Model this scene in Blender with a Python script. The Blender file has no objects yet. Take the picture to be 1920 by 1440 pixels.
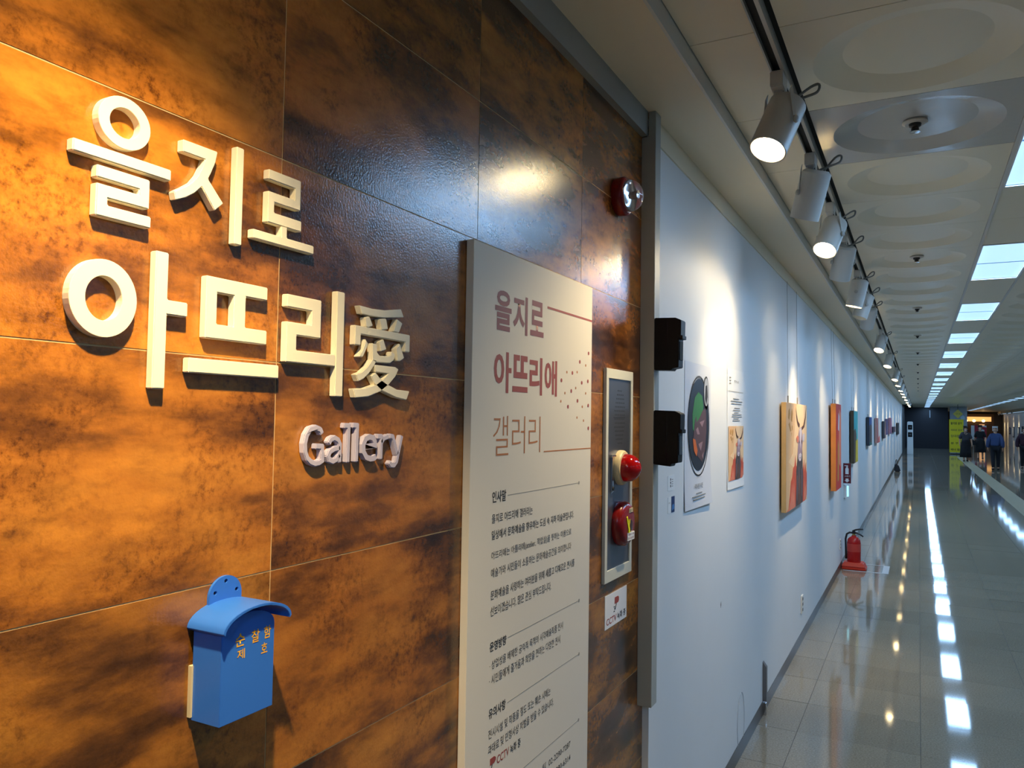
import bpy, bmesh, math, random
from mathutils import Vector, Matrix, Euler
from mathutils.geometry import tessellate_polygon
random.seed(7)
S = bpy.context.scene
COL = S.collection

# ------------------------------------------------------------------ camera, world, exposure
YAW, PITCH, ROLL, FPX = 0.48522587, 0.04266061, 0.0158299, 1446.29
CAM = Vector((0.83, 0.0, 1.70))
def make_camera():
    F = Vector((-math.sin(YAW) * math.cos(PITCH), math.cos(YAW) * math.cos(PITCH), math.sin(PITCH)))
    r0 = Vector((math.cos(YAW), math.sin(YAW), 0)); u0 = r0.cross(F)
    r = math.cos(ROLL) * r0 + math.sin(ROLL) * u0
    u = -math.sin(ROLL) * r0 + math.cos(ROLL) * u0
    c = bpy.data.cameras.new('camera'); o = bpy.data.objects.new('camera', c); COL.objects.link(o)
    c.sensor_fit = 'HORIZONTAL'; c.sensor_width = 36.0; c.lens = 36.0 * FPX / 1920
    c.clip_start = 0.02; c.clip_end = 300
    m = Matrix((r, u, -F)).transposed().to_4x4(); m.translation = CAM
    o.matrix_world = m
    S.camera = o
make_camera()
W = bpy.data.worlds.new('world'); S.world = W; W.use_nodes = True
W.node_tree.nodes['Background'].inputs[0].default_value = (0.55, 0.65, 0.8, 1)
W.node_tree.nodes['Background'].inputs[1].default_value = 0.06
S.view_settings.view_transform = 'Standard'; S.view_settings.look = 'None'
S.view_settings.exposure = 0.45; S.view_settings.gamma = 1.0
S.view_settings.use_curve_mapping = False

PANEL_W = 18.5          # power of one cool ceiling panel
SPOT_W = 84.0          # power of one track spotlight
COOL = (0.34, 0.61, 1.0)
WARM = (1.0, 0.765, 0.41)

# ------------------------------------------------------------------ helpers
def lin(c):
    f = lambda v: v / 12.92 if v <= 0.04045 else ((v + 0.055) / 1.055) ** 2.4
    return tuple(f(v / 255.0) for v in c) + (1.0,)
MATS = {}
def mat(name, rgb, rough=0.5, metal=0.0, spec=0.5, emit=None, estr=0.0, trans=0.0, coat=0.0, noise=0.0, nscale=8.0, bump=0.0, bscale=200.0, ior=1.45):
    if name in MATS: return MATS[name]
    m = bpy.data.materials.new(name); m.use_nodes = True; n = m.node_tree.nodes; l = m.node_tree.links
    b = n['Principled BSDF']; c = lin(rgb)
    b.inputs['Base Color'].default_value = c; b.inputs['Roughness'].default_value = rough
    b.inputs['Metallic'].default_value = metal; b.inputs['Specular IOR Level'].default_value = spec
    b.inputs['Transmission Weight'].default_value = trans; b.inputs['Coat Weight'].default_value = coat; b.inputs['IOR'].default_value = ior
    if emit:
        b.inputs['Emission Color'].default_value = (*emit, 1); b.inputs['Emission Strength'].default_value = estr
    tc = None
    if noise > 0 or bump > 0: tc = n.new('ShaderNodeTexCoord')
    if noise > 0:
        t = n.new('ShaderNodeTexNoise'); t.inputs['Scale'].default_value = nscale; t.inputs['Detail'].default_value = 5
        l.new(tc.outputs['Object'], t.inputs['Vector'])
        mx = n.new('ShaderNodeMix'); mx.data_type = 'RGBA'; l.new(t.outputs['Fac'], mx.inputs[0])
        mx.inputs[6].default_value = tuple(v * (1 - noise) for v in c[:3]) + (1,)
        mx.inputs[7].default_value = tuple(min(1, v * (1 + noise)) for v in c[:3]) + (1,)
        l.new(mx.outputs[2], b.inputs['Base Color'])
    if bump > 0:
        t = n.new('ShaderNodeTexNoise'); t.inputs['Scale'].default_value = bscale; t.inputs['Detail'].default_value = 3
        l.new(tc.outputs['Object'], t.inputs['Vector'])
        bp = n.new('ShaderNodeBump'); bp.inputs['Strength'].default_value = bump; bp.inputs['Distance'].default_value = 0.002
        l.new(t.outputs['Fac'], bp.inputs['Height']); l.new(bp.outputs['Normal'], b.inputs['Normal'])
    MATS[name] = m
    return m

def tag(o, label, cat, group=None, kind=None):
    if label: o['label'] = label
    if cat: o['category'] = cat
    if group: o['group'] = group
    if kind: o['kind'] = kind
    return o
def empty(name, loc, label=None, cat=None, group=None, kind=None):
    o = bpy.data.objects.new(name, None); COL.objects.link(o); o.location = loc; o.empty_display_size = 0.05
    return tag(o, label, cat, group, kind)
def link(name, me, m, parent=None):
    o = bpy.data.objects.new(name, me); COL.objects.link(o)
    if m is not None:
        me.materials.clear(); me.materials.append(m)
    if parent is not None: o.parent = parent
    return o
def wloc(p):
    v = Vector((0, 0, 0))
    while p is not None:
        v = v + p.location; p = p.parent
    return v
def pyd(name, vs, fs, m, parent=None, smooth=False, bevel=0.0, seg=2):
    """mesh from WORLD coordinates, stored relative to its parent (parents are never rotated while building)"""
    off = wloc(parent)
    if parent is None:
        xs = [v[0] for v in vs]; ys = [v[1] for v in vs]; zs = [v[2] for v in vs]
        org = Vector(((min(xs) + max(xs)) / 2, (min(ys) + max(ys)) / 2, min(zs)))
    else: org = off
    me = bpy.data.meshes.new(name)
    me.from_pydata([tuple(Vector(v) - org) for v in vs], [], fs)
    bm = bmesh.new(); bm.from_mesh(me); bmesh.ops.recalc_face_normals(bm, faces=bm.faces)
    if bevel > 0:
        es = [e for e in bm.edges if len(e.link_faces) == 2 and e.calc_face_angle(0) > 0.6]
        bmesh.ops.bevel(bm, geom=es, offset=bevel, segments=seg, affect='EDGES', clamp_overlap=True)
    bm.to_mesh(me); bm.free()
    if smooth:
        for p in me.polygons: p.use_smooth = True
    o = link(name, me, m, parent)
    if parent is None: o.location = org
    return o
BOXF = [(0, 1, 3, 2), (4, 6, 7, 5), (0, 4, 5, 1), (2, 3, 7, 6), (0, 2, 6, 4), (1, 5, 7, 3)]
def boxv(x0, x1, y0, y1, z0, z1): return [(x, y, z) for x in (x0, x1) for y in (y0, y1) for z in (z0, z1)]
def box(name, x0, x1, y0, y1, z0, z1, m, parent=None, bevel=0.0, seg=2):
    return pyd(name, boxv(x0, x1, y0, y1, z0, z1), BOXF, m, parent, bevel=bevel, seg=seg)
def boxes(name, bl, m, parent=None):
    vs = []; fs = []
    for b in bl:
        k = len(vs); vs += boxv(*b); fs += [tuple(k + i for i in f) for f in BOXF]
    return pyd(name, vs, fs, m, parent)
def prism(name, loops, x0, x1, m, parent=None, bevel=0.0, axis='x', smooth=False):
    """loops: outer + holes as 2D points (Y,Z) extruded along X (axis 'x') or (X,Z) along Y (axis 'y') or (X,Y) along Z"""
    if not isinstance(loops[0][0], (tuple, list)): loops = [loops]
    mk = {'x': lambda a, b, t: (t, a, b), 'y': lambda a, b, t: (a, t, b), 'z': lambda a, b, t: (a, b, t)}[axis]
    flat = [p for L in loops for p in L]; n = len(flat)
    vs = [mk(a, b, x0) for a, b in flat] + [mk(a, b, x1) for a, b in flat]
    tris = tessellate_polygon([[Vector((a, b, 0)) for a, b in L] for L in loops])
    fs = [tuple(t) for t in tris] + [tuple(i + n for i in reversed(t)) for t in tris]
    k = 0
    for L in loops:
        q = len(L)
        for i in range(q): fs.append((k + i, k + (i + 1) % q, k + n + (i + 1) % q, k + n + i))
        k += q
    return pyd(name, vs, fs, m, parent, smooth=smooth, bevel=bevel)
def ellipse(cy, cz, ry, rz, n=40, a0=0.0, a1=2 * math.pi):
    full = abs(a1 - a0 - 2 * math.pi) < 1e-6
    k = n if full else n + 1
    return [(cy + ry * math.cos(a0 + (a1 - a0) * i / n), cz + rz * math.sin(a0 + (a1 - a0) * i / n)) for i in range(k)]
def rect(y0, y1, z0, z1): return [(y0, z0), (y1, z0), (y1, z1), (y0, z1)]
def ribbon_loop(pts, w):
    pts = [Vector(p) for p in pts]; L = []; R = []
    for i, p in enumerate(pts):
        a = (p - pts[i - 1]).normalized() if i > 0 else (pts[1] - p).normalized()
        b = (pts[i + 1] - p).normalized() if i < len(pts) - 1 else a
        na = Vector((-a.y, a.x)); nb = Vector((-b.y, b.x)); nn = (na + nb)
        nn = nn.normalized() if nn.length > 1e-6 else na
        d = w / 2 / max(0.5, nn.dot(na))
        L.append(p + nn * d); R.append(p - nn * d)
    return [tuple(v) for v in L] + [tuple(v) for v in reversed(R)]
def lathe(name, prof, center, axis, m, parent=None, n=24, smooth=True, cap=True):
    """prof: (radius, height along axis) pairs"""
    ax = Vector(axis).normalized(); t = Vector((0, 0, 1)) if abs(ax.z) < 0.9 else Vector((1, 0, 0))
    u = ax.cross(t).normalized(); v = ax.cross(u).normalized(); c = Vector(center)
    vs = []; fs = []
    for r, h in prof:
        for i in range(n):
            a = 2 * math.pi * i / n
            vs.append(tuple(c + ax * h + (u * math.cos(a) + v * math.sin(a)) * r))
    for k in range(len(prof) - 1):
        for i in range(n):
            j = (i + 1) % n; fs.append((k * n + i, k * n + j, (k + 1) * n + j, (k + 1) * n + i))
    if cap and prof[0][0] > 1e-5: fs.append(tuple(range(n)))
    if cap and prof[-1][0] > 1e-5: fs.append(tuple((len(prof) - 1) * n + i for i in reversed(range(n))))
    o = pyd(name, vs, fs, m, parent)
    if smooth: smooth_by_angle(o)
    return o
def smooth_by_angle(o, ang=0.7):
    me = o.data
    for p in me.polygons: p.use_smooth = True
    bm = bmesh.new(); bm.from_mesh(me)
    for e in bm.edges:
        if len(e.link_faces) == 2 and e.calc_face_angle(0) > ang: e.smooth = False
    bm.to_mesh(me); bm.free()
def tube(name, pts, r, m, parent=None, n=8):
    pts = [Vector(p) for p in pts]; vs = []; fs = []
    prev = None
    for i, p in enumerate(pts):
        d = (pts[min(i + 1, len(pts) - 1)] - pts[max(i - 1, 0)]).normalized()
        t = prev if prev is not None else (Vector((0, 0, 1)) if abs(d.z) < 0.9 else Vector((1, 0, 0)))
        u = (t - d * t.dot(d)).normalized(); prev = u; v = d.cross(u)
        rr = r[i] if isinstance(r, (list, tuple)) else r
        for k in range(n):
            a = 2 * math.pi * k / n; vs.append(tuple(p + (u * math.cos(a) + v * math.sin(a)) * rr))
    for i in range(len(pts) - 1):
        for k in range(n):
            j = (k + 1) % n; fs.append((i * n + k, i * n + j, (i + 1) * n + j, (i + 1) * n + k))
    fs.append(tuple(range(n))); fs.append(tuple((len(pts) - 1) * n + k for k in range(n)))
    return pyd(name, vs, fs, m, parent, smooth=True)
def smooth_path(P, n=4):
    P = [Vector(p) for p in P]; out = []
    for i in range(len(P) - 1):
        a, b, c, d = P[max(i - 1, 0)], P[i], P[i + 1], P[min(i + 2, len(P) - 1)]
        for k in range(n):
            t = k / n
            out.append(tuple(0.5 * ((2 * b) + (c - a) * t + (2 * a - 5 * b + 4 * c - d) * t * t + (3 * b - a - 3 * c + d) * t ** 3)))
    return out + [tuple(P[-1])]
def text(name, body, a0, a1, b0, b1, plane, m, parent=None, bold=0.0, facing='x', thick=0.0004):
    """flat printed lettering fitted to the rectangle a0..a1 (across), b0..b1 (up)"""
    c = bpy.data.curves.new(name, 'FONT'); c.body = body; c.resolution_u = 3; c.offset = bold; c.fill_mode = 'FRONT'
    t = bpy.data.objects.new(name, c); COL.objects.link(t)
    me = bpy.data.meshes.new_from_object(t)
    bpy.data.objects.remove(t); bpy.data.curves.remove(c)
    if not me.vertices: return None
    xs = [v.co.x for v in me.vertices]; ys = [v.co.y for v in me.vertices]
    X0, X1, Y0, Y1 = min(xs), max(xs), min(ys), max(ys)
    sx = (a1 - a0) / (X1 - X0); sy = (b1 - b0) / (Y1 - Y0); off = wloc(parent)
    for v in me.vertices:
        a = a0 + (v.co.x - X0) * sx; b = b0 + (v.co.y - Y0) * sy
        w = {'x': Vector((plane, a, b)), '-y': Vector((a, plane, b))}[facing]
        v.co = w - off
    return link(name, me, m, parent)
def copy_tree(o, parent=None):
    c = o.copy(); COL.objects.link(c)
    if parent is not None: c.parent = parent
    for ch in o.children: copy_tree(ch, c)
    return c
ORD = ['first', 'second', 'third', 'fourth', 'fifth', 'sixth', 'seventh', 'eighth', 'ninth', 'tenth', 'eleventh', 'twelfth', 'thirteenth', 'fourteenth', 'fifteenth', 'sixteenth', 'seventeenth', 'eighteenth', 'nineteenth', 'twentieth', 'twenty-first', 'twenty-second', 'twenty-third', 'twenty-fourth', 'twenty-fifth']

# ------------------------------------------------------------------ materials
def rust_tile():
    m = bpy.data.materials.new('rust_tile'); m.use_nodes = True; n = m.node_tree.nodes; l = m.node_tree.links
    b = n['Principled BSDF']
    tc = n.new('ShaderNodeTexCoord'); oi = n.new('ShaderNodeObjectInfo')
    sep = n.new('ShaderNodeVectorMath'); sep.operation = 'SCALE'; sep.inputs[3].default_value = 37.0
    comb = n.new('ShaderNodeCombineXYZ'); l.new(oi.outputs['Random'], comb.inputs[0]); l.new(oi.outputs['Random'], comb.inputs[2])
    l.new(comb.outputs[0], sep.inputs[0])
    add = n.new('ShaderNodeVectorMath'); add.operation = 'ADD'; l.new(tc.outputs['Object'], add.inputs[0]); l.new(sep.outputs[0], add.inputs[1])
    mp = n.new('ShaderNodeMapping'); mp.inputs['Scale'].default_value = (1, 0.85, 2.4); l.new(add.outputs[0], mp.inputs['Vector'])
    def noise(scale, detail, rough, dist, src):
        t = n.new('ShaderNodeTexNoise'); t.inputs['Scale'].default_value = scale; t.inputs['Detail'].default_value = detail
        t.inputs['Roughness'].default_value = rough; t.inputs['Distortion'].default_value = dist; l.new(src, t.inputs['Vector']); return t
    big = noise(3.6, 7, 0.58, 0.0, mp.outputs[0]); mid = noise(11, 6, 0.6, 0.0, mp.outputs[0]); fine = noise(85, 4, 0.7, 0.0, add.outputs[0]); patch = noise(6.5, 4, 0.6, 0.0, add.outputs[0])
    def ramp(src, stops):
        r = n.new('ShaderNodeValToRGB'); e = r.color_ramp.elements
        e[0].position, e[0].color = stops[0][0], lin(stops[0][1]); e[1].position, e[1].color = stops[-1][0], lin(stops[-1][1])
        for p, c in stops[1:-1]:
            k = e.new(p); k.color = lin(c)
        l.new(src, r.inputs[0]); return r
    def mixc(f, a, bb, kind='MIX', fac=None):
        x = n.new('ShaderNodeMix'); x.data_type = 'RGBA'; x.blend_type = kind
        if fac is None: l.new(f, x.inputs[0])
        else: x.inputs[0].default_value = fac
        l.new(a, x.inputs[6]); l.new(bb, x.inputs[7]); return x
    base = ramp(big.outputs['Fac'], [(0.33, (74, 48, 26)), (0.42, (120, 78, 34)), (0.51, (178, 118, 44)), (0.61, (200, 138, 54)), (0.74, (170, 114, 44))])
    mr = ramp(mid.outputs['Fac'], [(0.28, (120, 104, 90)), (0.48, (214, 206, 196)), (0.72, (248, 238, 218))])
    c1 = mixc(None, base.outputs[0], mr.outputs[0], 'MULTIPLY', 0.75)
    fr = ramp(fine.outputs['Fac'], [(0.32, (112, 92, 74)), (0.50, (224, 218, 208)), (0.70, (255, 252, 244))])
    pm = n.new('ShaderNodeMapRange'); pm.inputs['From Min'].default_value = 0.42; pm.inputs['From Max'].default_value = 0.62; pm.inputs['To Min'].default_value = 0.12; pm.inputs['To Max'].default_value = 0.85
    l.new(patch.outputs['Fac'], pm.inputs['Value'])
    c2 = mixc(pm.outputs[0], c1.outputs[2], fr.outputs[0], 'MULTIPLY')
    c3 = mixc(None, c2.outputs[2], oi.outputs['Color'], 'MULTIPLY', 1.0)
    l.new(c3.outputs[2], b.inputs['Base Color'])
    b.inputs['Specular IOR Level'].default_value = 0.7
    rr = n.new('ShaderNodeMapRange'); rr.inputs['To Min'].default_value = 0.16; rr.inputs['To Max'].default_value = 0.27
    l.new(mid.outputs['Fac'], rr.inputs['Value']); l.new(rr.outputs[0], b.inputs['Roughness'])
    bn = noise(240, 2, 0.5, 0.2, tc.outputs['Object'])
    bp = n.new('ShaderNodeBump'); bp.inputs['Strength'].default_value = 0.28; bp.inputs['Distance'].default_value = 0.0012
    l.new(bn.outputs['Fac'], bp.inputs['Height']); l.new(bp.outputs['Normal'], b.inputs['Normal'])
    return m
def stone_floor(name='polished_stone'):
    m = bpy.data.materials.new(name); m.use_nodes = True; n = m.node_tree.nodes; l = m.node_tree.links
    b = n['Principled BSDF']; geo = n.new('ShaderNodeNewGeometry'); oi = n.new('ShaderNodeObjectInfo')
    def noise(scale, detail):
        t = n.new('ShaderNodeTexNoise'); t.inputs['Scale'].default_value = scale; t.inputs['Detail'].default_value = detail; t.inputs['Roughness'].default_value = 0.65
        l.new(geo.outputs['Position'], t.inputs['Vector']); return t
    a = noise(110, 3); big = noise(0.9, 3)
    r = n.new('ShaderNodeValToRGB'); e = r.color_ramp.elements
    e[0].position, e[0].color = 0.3, lin((120, 112, 96)); e[1].position, e[1].color = 0.7, lin((156, 147, 130)); l.new(a.outputs['Fac'], r.inputs[0])
    mr = n.new('ShaderNodeMapRange'); mr.inputs['To Min'].default_value = 0.72; mr.inputs['To Max'].default_value = 1.1; l.new(big.outputs['Fac'], mr.inputs['Value'])
    m2 = n.new('ShaderNodeMapRange'); m2.inputs['To Min'].default_value = 0.92; m2.inputs['To Max'].default_value = 1.06; l.new(oi.outputs['Random'], m2.inputs['Value'])
    mu = n.new('ShaderNodeMath'); mu.operation = 'MULTIPLY'; l.new(mr.outputs[0], mu.inputs[0]); l.new(m2.outputs[0], mu.inputs[1])
    vm = n.new('ShaderNodeVectorMath'); vm.operation = 'SCALE'; l.new(r.outputs[0], vm.inputs[0]); l.new(mu.outputs[0], vm.inputs[3])
    l.new(vm.outputs[0], b.inputs['Base Color'])
    b.inputs['Roughness'].default_value = 0.05; b.inputs['Specular IOR Level'].default_value = 0.34
    bn = noise(7, 2); bp = n.new('ShaderNodeBump'); bp.inputs['Strength'].default_value = 0.006; bp.inputs['Distance'].default_value = 0.01
    l.new(bn.outputs['Fac'], bp.inputs['Height']); l.new(bp.outputs['Normal'], b.inputs['Normal'])
    return m
M_TILE = rust_tile(); M_STONE = stone_floor()
M_GROUT = mat('grout', (205, 172, 120), 0.8)
M_WALL = mat('white_wall_paint', (230, 230, 230), 0.55, noise=0.03, nscale=3, bump=0.05, bscale=60)
M_GREYMETAL = mat('grey_painted_metal', (168, 168, 160), 0.42, spec=0.5)
M_TRIM = mat('grey_trim_paint', (150, 152, 146), 0.5)
M_SOFFIT = mat('soffit_paint', (232, 220, 194), 0.6)
M_CEIL = mat('ceiling_panel_paint', (228, 221, 198), 0.34, spec=0.5)
M_CEILFILM = mat('wrinkled_film_panel', (186, 186, 182), 0.16, spec=0.7, bump=0.5, bscale=16)
M_DARK = mat('dark_gap', (38, 38, 36), 0.8)
M_BASE = mat('baseboard_stone', (66, 58, 56), 0.3, noise=0.15, nscale=20)
M_ACRYL = mat('cream_acrylic', (240, 230, 204), 0.42)
M_LILAC = mat('lilac_metal_letters', (188, 180, 200), 0.4)
M_PANEL = mat('white_board', (216, 210, 200), 0.6)
M_PEDGE = mat('board_edge', (226, 214, 190), 0.6)
M_BLUE = mat('blue_plastic', (52, 112, 206), 0.32)
M_YEL = mat('yellow_print', (240, 176, 30), 0.5)
M_BLACKP = mat('black_plastic', (14, 13, 13), 0.4, spec=0.2)
M_WHITE = mat('white_paper', (236, 236, 236), 0.6)
M_LAMP = mat('lamp_white_paint', (206, 202, 194), 0.4)
M_INK = mat('black_ink', (34, 32, 34), 0.6)
M_MAUVE = mat('mauve_print', (134, 74, 82), 0.6)
M_BRICK = mat('brick_print', (150, 66, 62), 0.6)
M_ORANGE = mat('orange_print', (176, 112, 66), 0.6)
M_GREYINK = mat('grey_print', (150, 146, 140), 0.6)
M_STEEL = mat('brushed_steel', (118, 122, 134), 0.28, metal=0.75)
M_STEELF = mat('steel_frame', (196, 196, 186), 0.45)
M_RED = mat('red_plastic', (124, 16, 16), 0.22)
M_REDL = mat('red_lens', (190, 8, 14), 0.1, trans=0.5)
M_CREAM = mat('cream_plastic', (214, 196, 156), 0.4)
M_CLEAR = mat('clear_plastic', (235, 238, 240), 0.05, trans=0.92, ior=1.3)
M_FLYEL = mat('fluorescent_yellow_tape', (236, 230, 20), 0.5)
M_CHROME = mat('chrome', (200, 200, 204), 0.15, metal=1.0)
M_DARKWALL = mat('dark_far_wall', (34, 34, 42), 0.45)
M_DIFF = mat('cool_light_diffuser', (230, 240, 255), 0.4, emit=(0.40, 0.68, 1.0), estr=0.84)
M_BULB = mat('warm_bulb', (255, 240, 200), 0.4, emit=(1.0, 0.82, 0.50), estr=100)
M_LAMPIN = mat('lamp_inner_reflector', (250, 240, 215), 0.35)

# ------------------------------------------------------------------ structure: floor
XR = 7.3          # right wall
YB, YE = -5.0, 79.0
XW = 0.022        # face of the white wall; the rust tiles lie at X = 0
floor = box('floor', -0.15, XR + 0.1, YB, YE, -0.12, -0.004, mat('floor_bed', (58, 55, 50), 0.6)); tag(floor, 'polished grey stone corridor floor with cool light reflections', None, kind='structure')
FX = [-0.15] + [0.23 + 0.6 * i for i in range(12)] + [XR + 0.1]
TY = 0.485; FY0 = 1.64
def slab(name, x0, x1, y0, y1, tilt=True):
    g = 0.0012
    b = box(name, x0 + g, x1 - g, y0 + g, y1 - g, -0.02, 0.0, M_STONE, None)
    c = Vector(((x0 + x1) / 2, (y0 + y1) / 2, 0))
    b.parent = floor; b.location = b.location - floor.location
    if tilt: b.rotation_euler = (random.gauss(0, 0.0011), random.gauss(0, 0.0009), 0)
    return b
yy = FY0; ny = 0
while yy < 13.2:
    for i in range(len(FX) - 1):
        if FX[i] > 4.3: break
        slab('floor_tile', FX[i], FX[i + 1], yy, yy + TY)
    yy += TY; ny += 1
bl = []; k = 0
y2 = yy
while y2 < YE - 0.01:
    y3 = min(y2 + TY * 2, YE)
    for i in range(len(FX) - 1): bl.append((FX[i] + 0.001, FX[i + 1] - 0.001, y2 + 0.001, y3 - 0.001, -0.02, 0.0))
    y2 = y3
y2 = YB
while y2 < FY0 - 0.01:
    y3 = min(y2 + TY, FY0)
    for i in range(len(FX) - 1): bl.append((FX[i] + 0.001, FX[i + 1] - 0.001, y2 + 0.001, y3 - 0.001, -0.02, 0.0))
    y2 = y3
y2 = FY0
ilast = next(i for i in range(len(FX)) if FX[i] > 4.3)
while y2 < yy - 0.01:
    for i in range(ilast, len(FX) - 1): bl.append((FX[i] + 0.001, FX[i + 1] - 0.001, y2 + 0.001, y2 + TY - 0.001, -0.02, 0.0))
    y2 += TY
ft = boxes('floor_tiles_beyond', bl, M_STONE, floor); ft['kind'] = 'stuff'
M_TACT = mat('tactile_beige', (158, 146, 116), 0.5, noise=0.1, nscale=30)
bl = []
y2 = 4.0
while y2 < 46:
    bl.append((2.56, 2.92, y2, y2 + 0.296, 0.0, 0.003)); y2 += 0.3
tp = boxes('tactile_paving', bl, M_TACT, floor); tp['kind'] = 'stuff'

# ------------------------------------------------------------------ structure: left wall with rust tiles
YPIL = 2.494; YWALL = 2.554
wall_left = box('wall_left', -0.15, -0.0007, YB, YWALL, 0.0, 2.745, M_GROUT); tag(wall_left, 'brown rust-look tiled wall carrying the gallery sign', None, kind='structure')
ty = [0.835 + 0.5705 * i for i in range(-4, 4)]; ty[-1] = YWALL - 0.001
tz = [2.377 - 0.3015 * i for i in range(0, 8)]
rows = [(2.377, 2.745)] + [(tz[i + 1], tz[i]) for i in range(7)] + [(0.0, tz[7])]
random.seed(21)
TINT = {}
for ci in range(len(ty) - 1):
    for ri, (z0, z1) in enumerate(rows):
        if z1 - z0 < 0.02: continue
        g = 0.0011
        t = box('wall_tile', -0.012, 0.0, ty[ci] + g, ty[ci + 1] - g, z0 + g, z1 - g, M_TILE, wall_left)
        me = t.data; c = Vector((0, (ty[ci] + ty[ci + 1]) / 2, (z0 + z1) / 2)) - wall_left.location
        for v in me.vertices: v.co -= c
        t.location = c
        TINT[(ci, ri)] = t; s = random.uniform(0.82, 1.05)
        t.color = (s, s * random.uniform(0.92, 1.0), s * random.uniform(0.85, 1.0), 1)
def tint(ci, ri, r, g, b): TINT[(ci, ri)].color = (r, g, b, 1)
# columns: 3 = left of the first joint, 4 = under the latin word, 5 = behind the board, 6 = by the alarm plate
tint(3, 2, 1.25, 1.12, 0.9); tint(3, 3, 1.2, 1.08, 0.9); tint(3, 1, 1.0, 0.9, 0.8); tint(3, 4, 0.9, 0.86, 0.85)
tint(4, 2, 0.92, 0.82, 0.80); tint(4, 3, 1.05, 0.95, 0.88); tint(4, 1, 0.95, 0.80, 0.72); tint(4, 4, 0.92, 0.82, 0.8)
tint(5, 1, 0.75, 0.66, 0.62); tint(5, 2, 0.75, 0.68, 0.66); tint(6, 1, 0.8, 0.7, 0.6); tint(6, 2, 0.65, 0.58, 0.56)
wt = box('trim_1', 0.0, 0.022, YB, YPIL, 2.661, 2.745, M_TRIM); tag(wt, 'grey board running along the top of the rust tiled wall', None, kind='structure')

# white gallery wall
YWE = 48.0
wl2 = box('wall_gallery', -0.15, XW, YWALL, YWE, 0.0, 2.745, M_WALL); tag(wl2, 'long white gallery wall lit by warm spotlights', None, kind='structure')
t2 = box('trim_2', XW, XW + 0.006, YWALL + 0.004, YWE, 2.664, 2.745, M_SOFFIT); tag(t2, 'narrow cream strip along the top of the white wall', None, kind='structure')
bb = box('baseboard_left', XW - 0.01, XW + 0.002, YWALL, YWE, 0.0, 0.08, M_BASE); tag(bb, 'dark stone baseboard at the foot of the white wall', None, kind='structure')
# small scuffs on the white wall
# ------------------------------------------------------------------ cable trunking post
tr = prism('cable_trunking', [(0.0, 0.753), (0.049, 0.753), (0.049, 2.745), (0.0235, 2.745), (0.0235, 2.66), (0.0, 2.66)], YPIL + 0.0015, YWALL - 0.0005, M_GREYMETAL, None, bevel=0.0015, axis='y')
tag(tr, 'tall grey metal trunking post between brown tiles and white wall', 'trunking')

# ------------------------------------------------------------------ ceiling
ZC = 2.80
ceiling = box('ceiling', -0.15, XR + 0.1, YB, YE, 2.87, 3.0, mat('ceiling_void', (70, 70, 66), 0.8)); tag(ceiling, 'low ceiling of pale metal panels with recessed circles', None, kind='structure')
sf = box('soffit', -0.1, 0.228, YB, YWE, 2.745, 2.869, M_SOFFIT, ceiling)
lp = box('soffit_lip', 0.228, 0.237, YB, YWE, 2.742, 2.869, mat('lip_white', (214, 212, 204), 0.5), ceiling)
PY = 0.657; PY0 = 2.209
# circular recessed panel
def dish_panel(w, l):
    """panel with a shallow circular recess, centred on origin, face at z=0"""
    bm = bmesh.new(); N = 40
    sq = []
    hx, hy = w / 2 - 0.0016, l / 2 - 0.0016
    prof = [(0.285, 0.0), (0.200, 0.0255)]
    rings = []
    outer = []
    for i in range(N):
        a = 2 * math.pi * (i + 0.5) / N; c, s = math.cos(a), math.sin(a); k = min(hx / max(abs(c), 1e-6), hy / max(abs(s), 1e-6))
        outer.append(bm.verts.new((c * k, s * k, 0)))
    corners = []
    rings.append(outer)
    for r, z in prof:
        rings.append([bm.verts.new((r * math.cos(2 * math.pi * (i + 0.5) / N), r * math.sin(2 * math.pi * (i + 0.5) / N), z)) for i in range(N)])
    # move the four outer verts nearest the corners into the corners
    for sx in (-1, 1):
        for sy in (-1, 1):
            v = min(outer, key=lambda q: (q.co.x - sx * hx) ** 2 + (q.co.y - sy * hy) ** 2); v.co = (sx * hx, sy * hy, 0)
    for k in range(len(rings) - 1):
        for i in range(N):
            j = (i + 1) % N; bm.faces.new((rings[k][i], rings[k][j], rings[k + 1][j], rings[k + 1][i]))
    bm.faces.new(rings[-1])
    up = [bm.verts.new((v.co.x, v.co.y, 0.03)) for v in outer]
    for i in range(N):
        j = (i + 1) % N; bm.faces.new((outer[j], outer[i], up[i], up[j]))
    bm.normal_update()
    for f in bm.faces: f.smooth = True
    for e in bm.edges:
        if len(e.link_faces) == 2 and e.calc_face_angle(0) > 0.12: e.smooth = False
    bmesh.ops.recalc_face_normals(bm, faces=bm.faces)
    # make the visible face look down
    big = max(bm.faces, key=lambda f: f.calc_area())
    if big.normal.z > 0: bmesh.ops.reverse_faces(bm, faces=bm.faces)
    me = bpy.data.meshes.new('ceiling_panel'); bm.to_mesh(me); bm.free()
    return me
def flat_panel(w, l):
    me = bpy.data.meshes.new('ceiling_panel'); hx, hy = w / 2 - 0.0016, l / 2 - 0.0016
    me.from_pydata(boxv(-hx, hx, -hy, hy, 0, 0.03), [], BOXF); bm = bmesh.new(); bm.from_mesh(me); bmesh.ops.recalc_face_normals(bm, faces=bm.faces); bm.to_mesh(me); bm.free(); return me
def put_panel(me, m, x, y, part=True):
    if not me.materials: me.materials.append(m)
    o = bpy.data.objects.new('ceiling_panel', me); COL.objects.link(o); o.parent = ceiling
    o.location = Vector((x, y, ZC)) - ceiling.location
    return o
XA0, XA1 = 0.490, 1.168           # round panels between track and lights
XL0, XL1 = 1.182, 1.488           # light row
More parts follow.
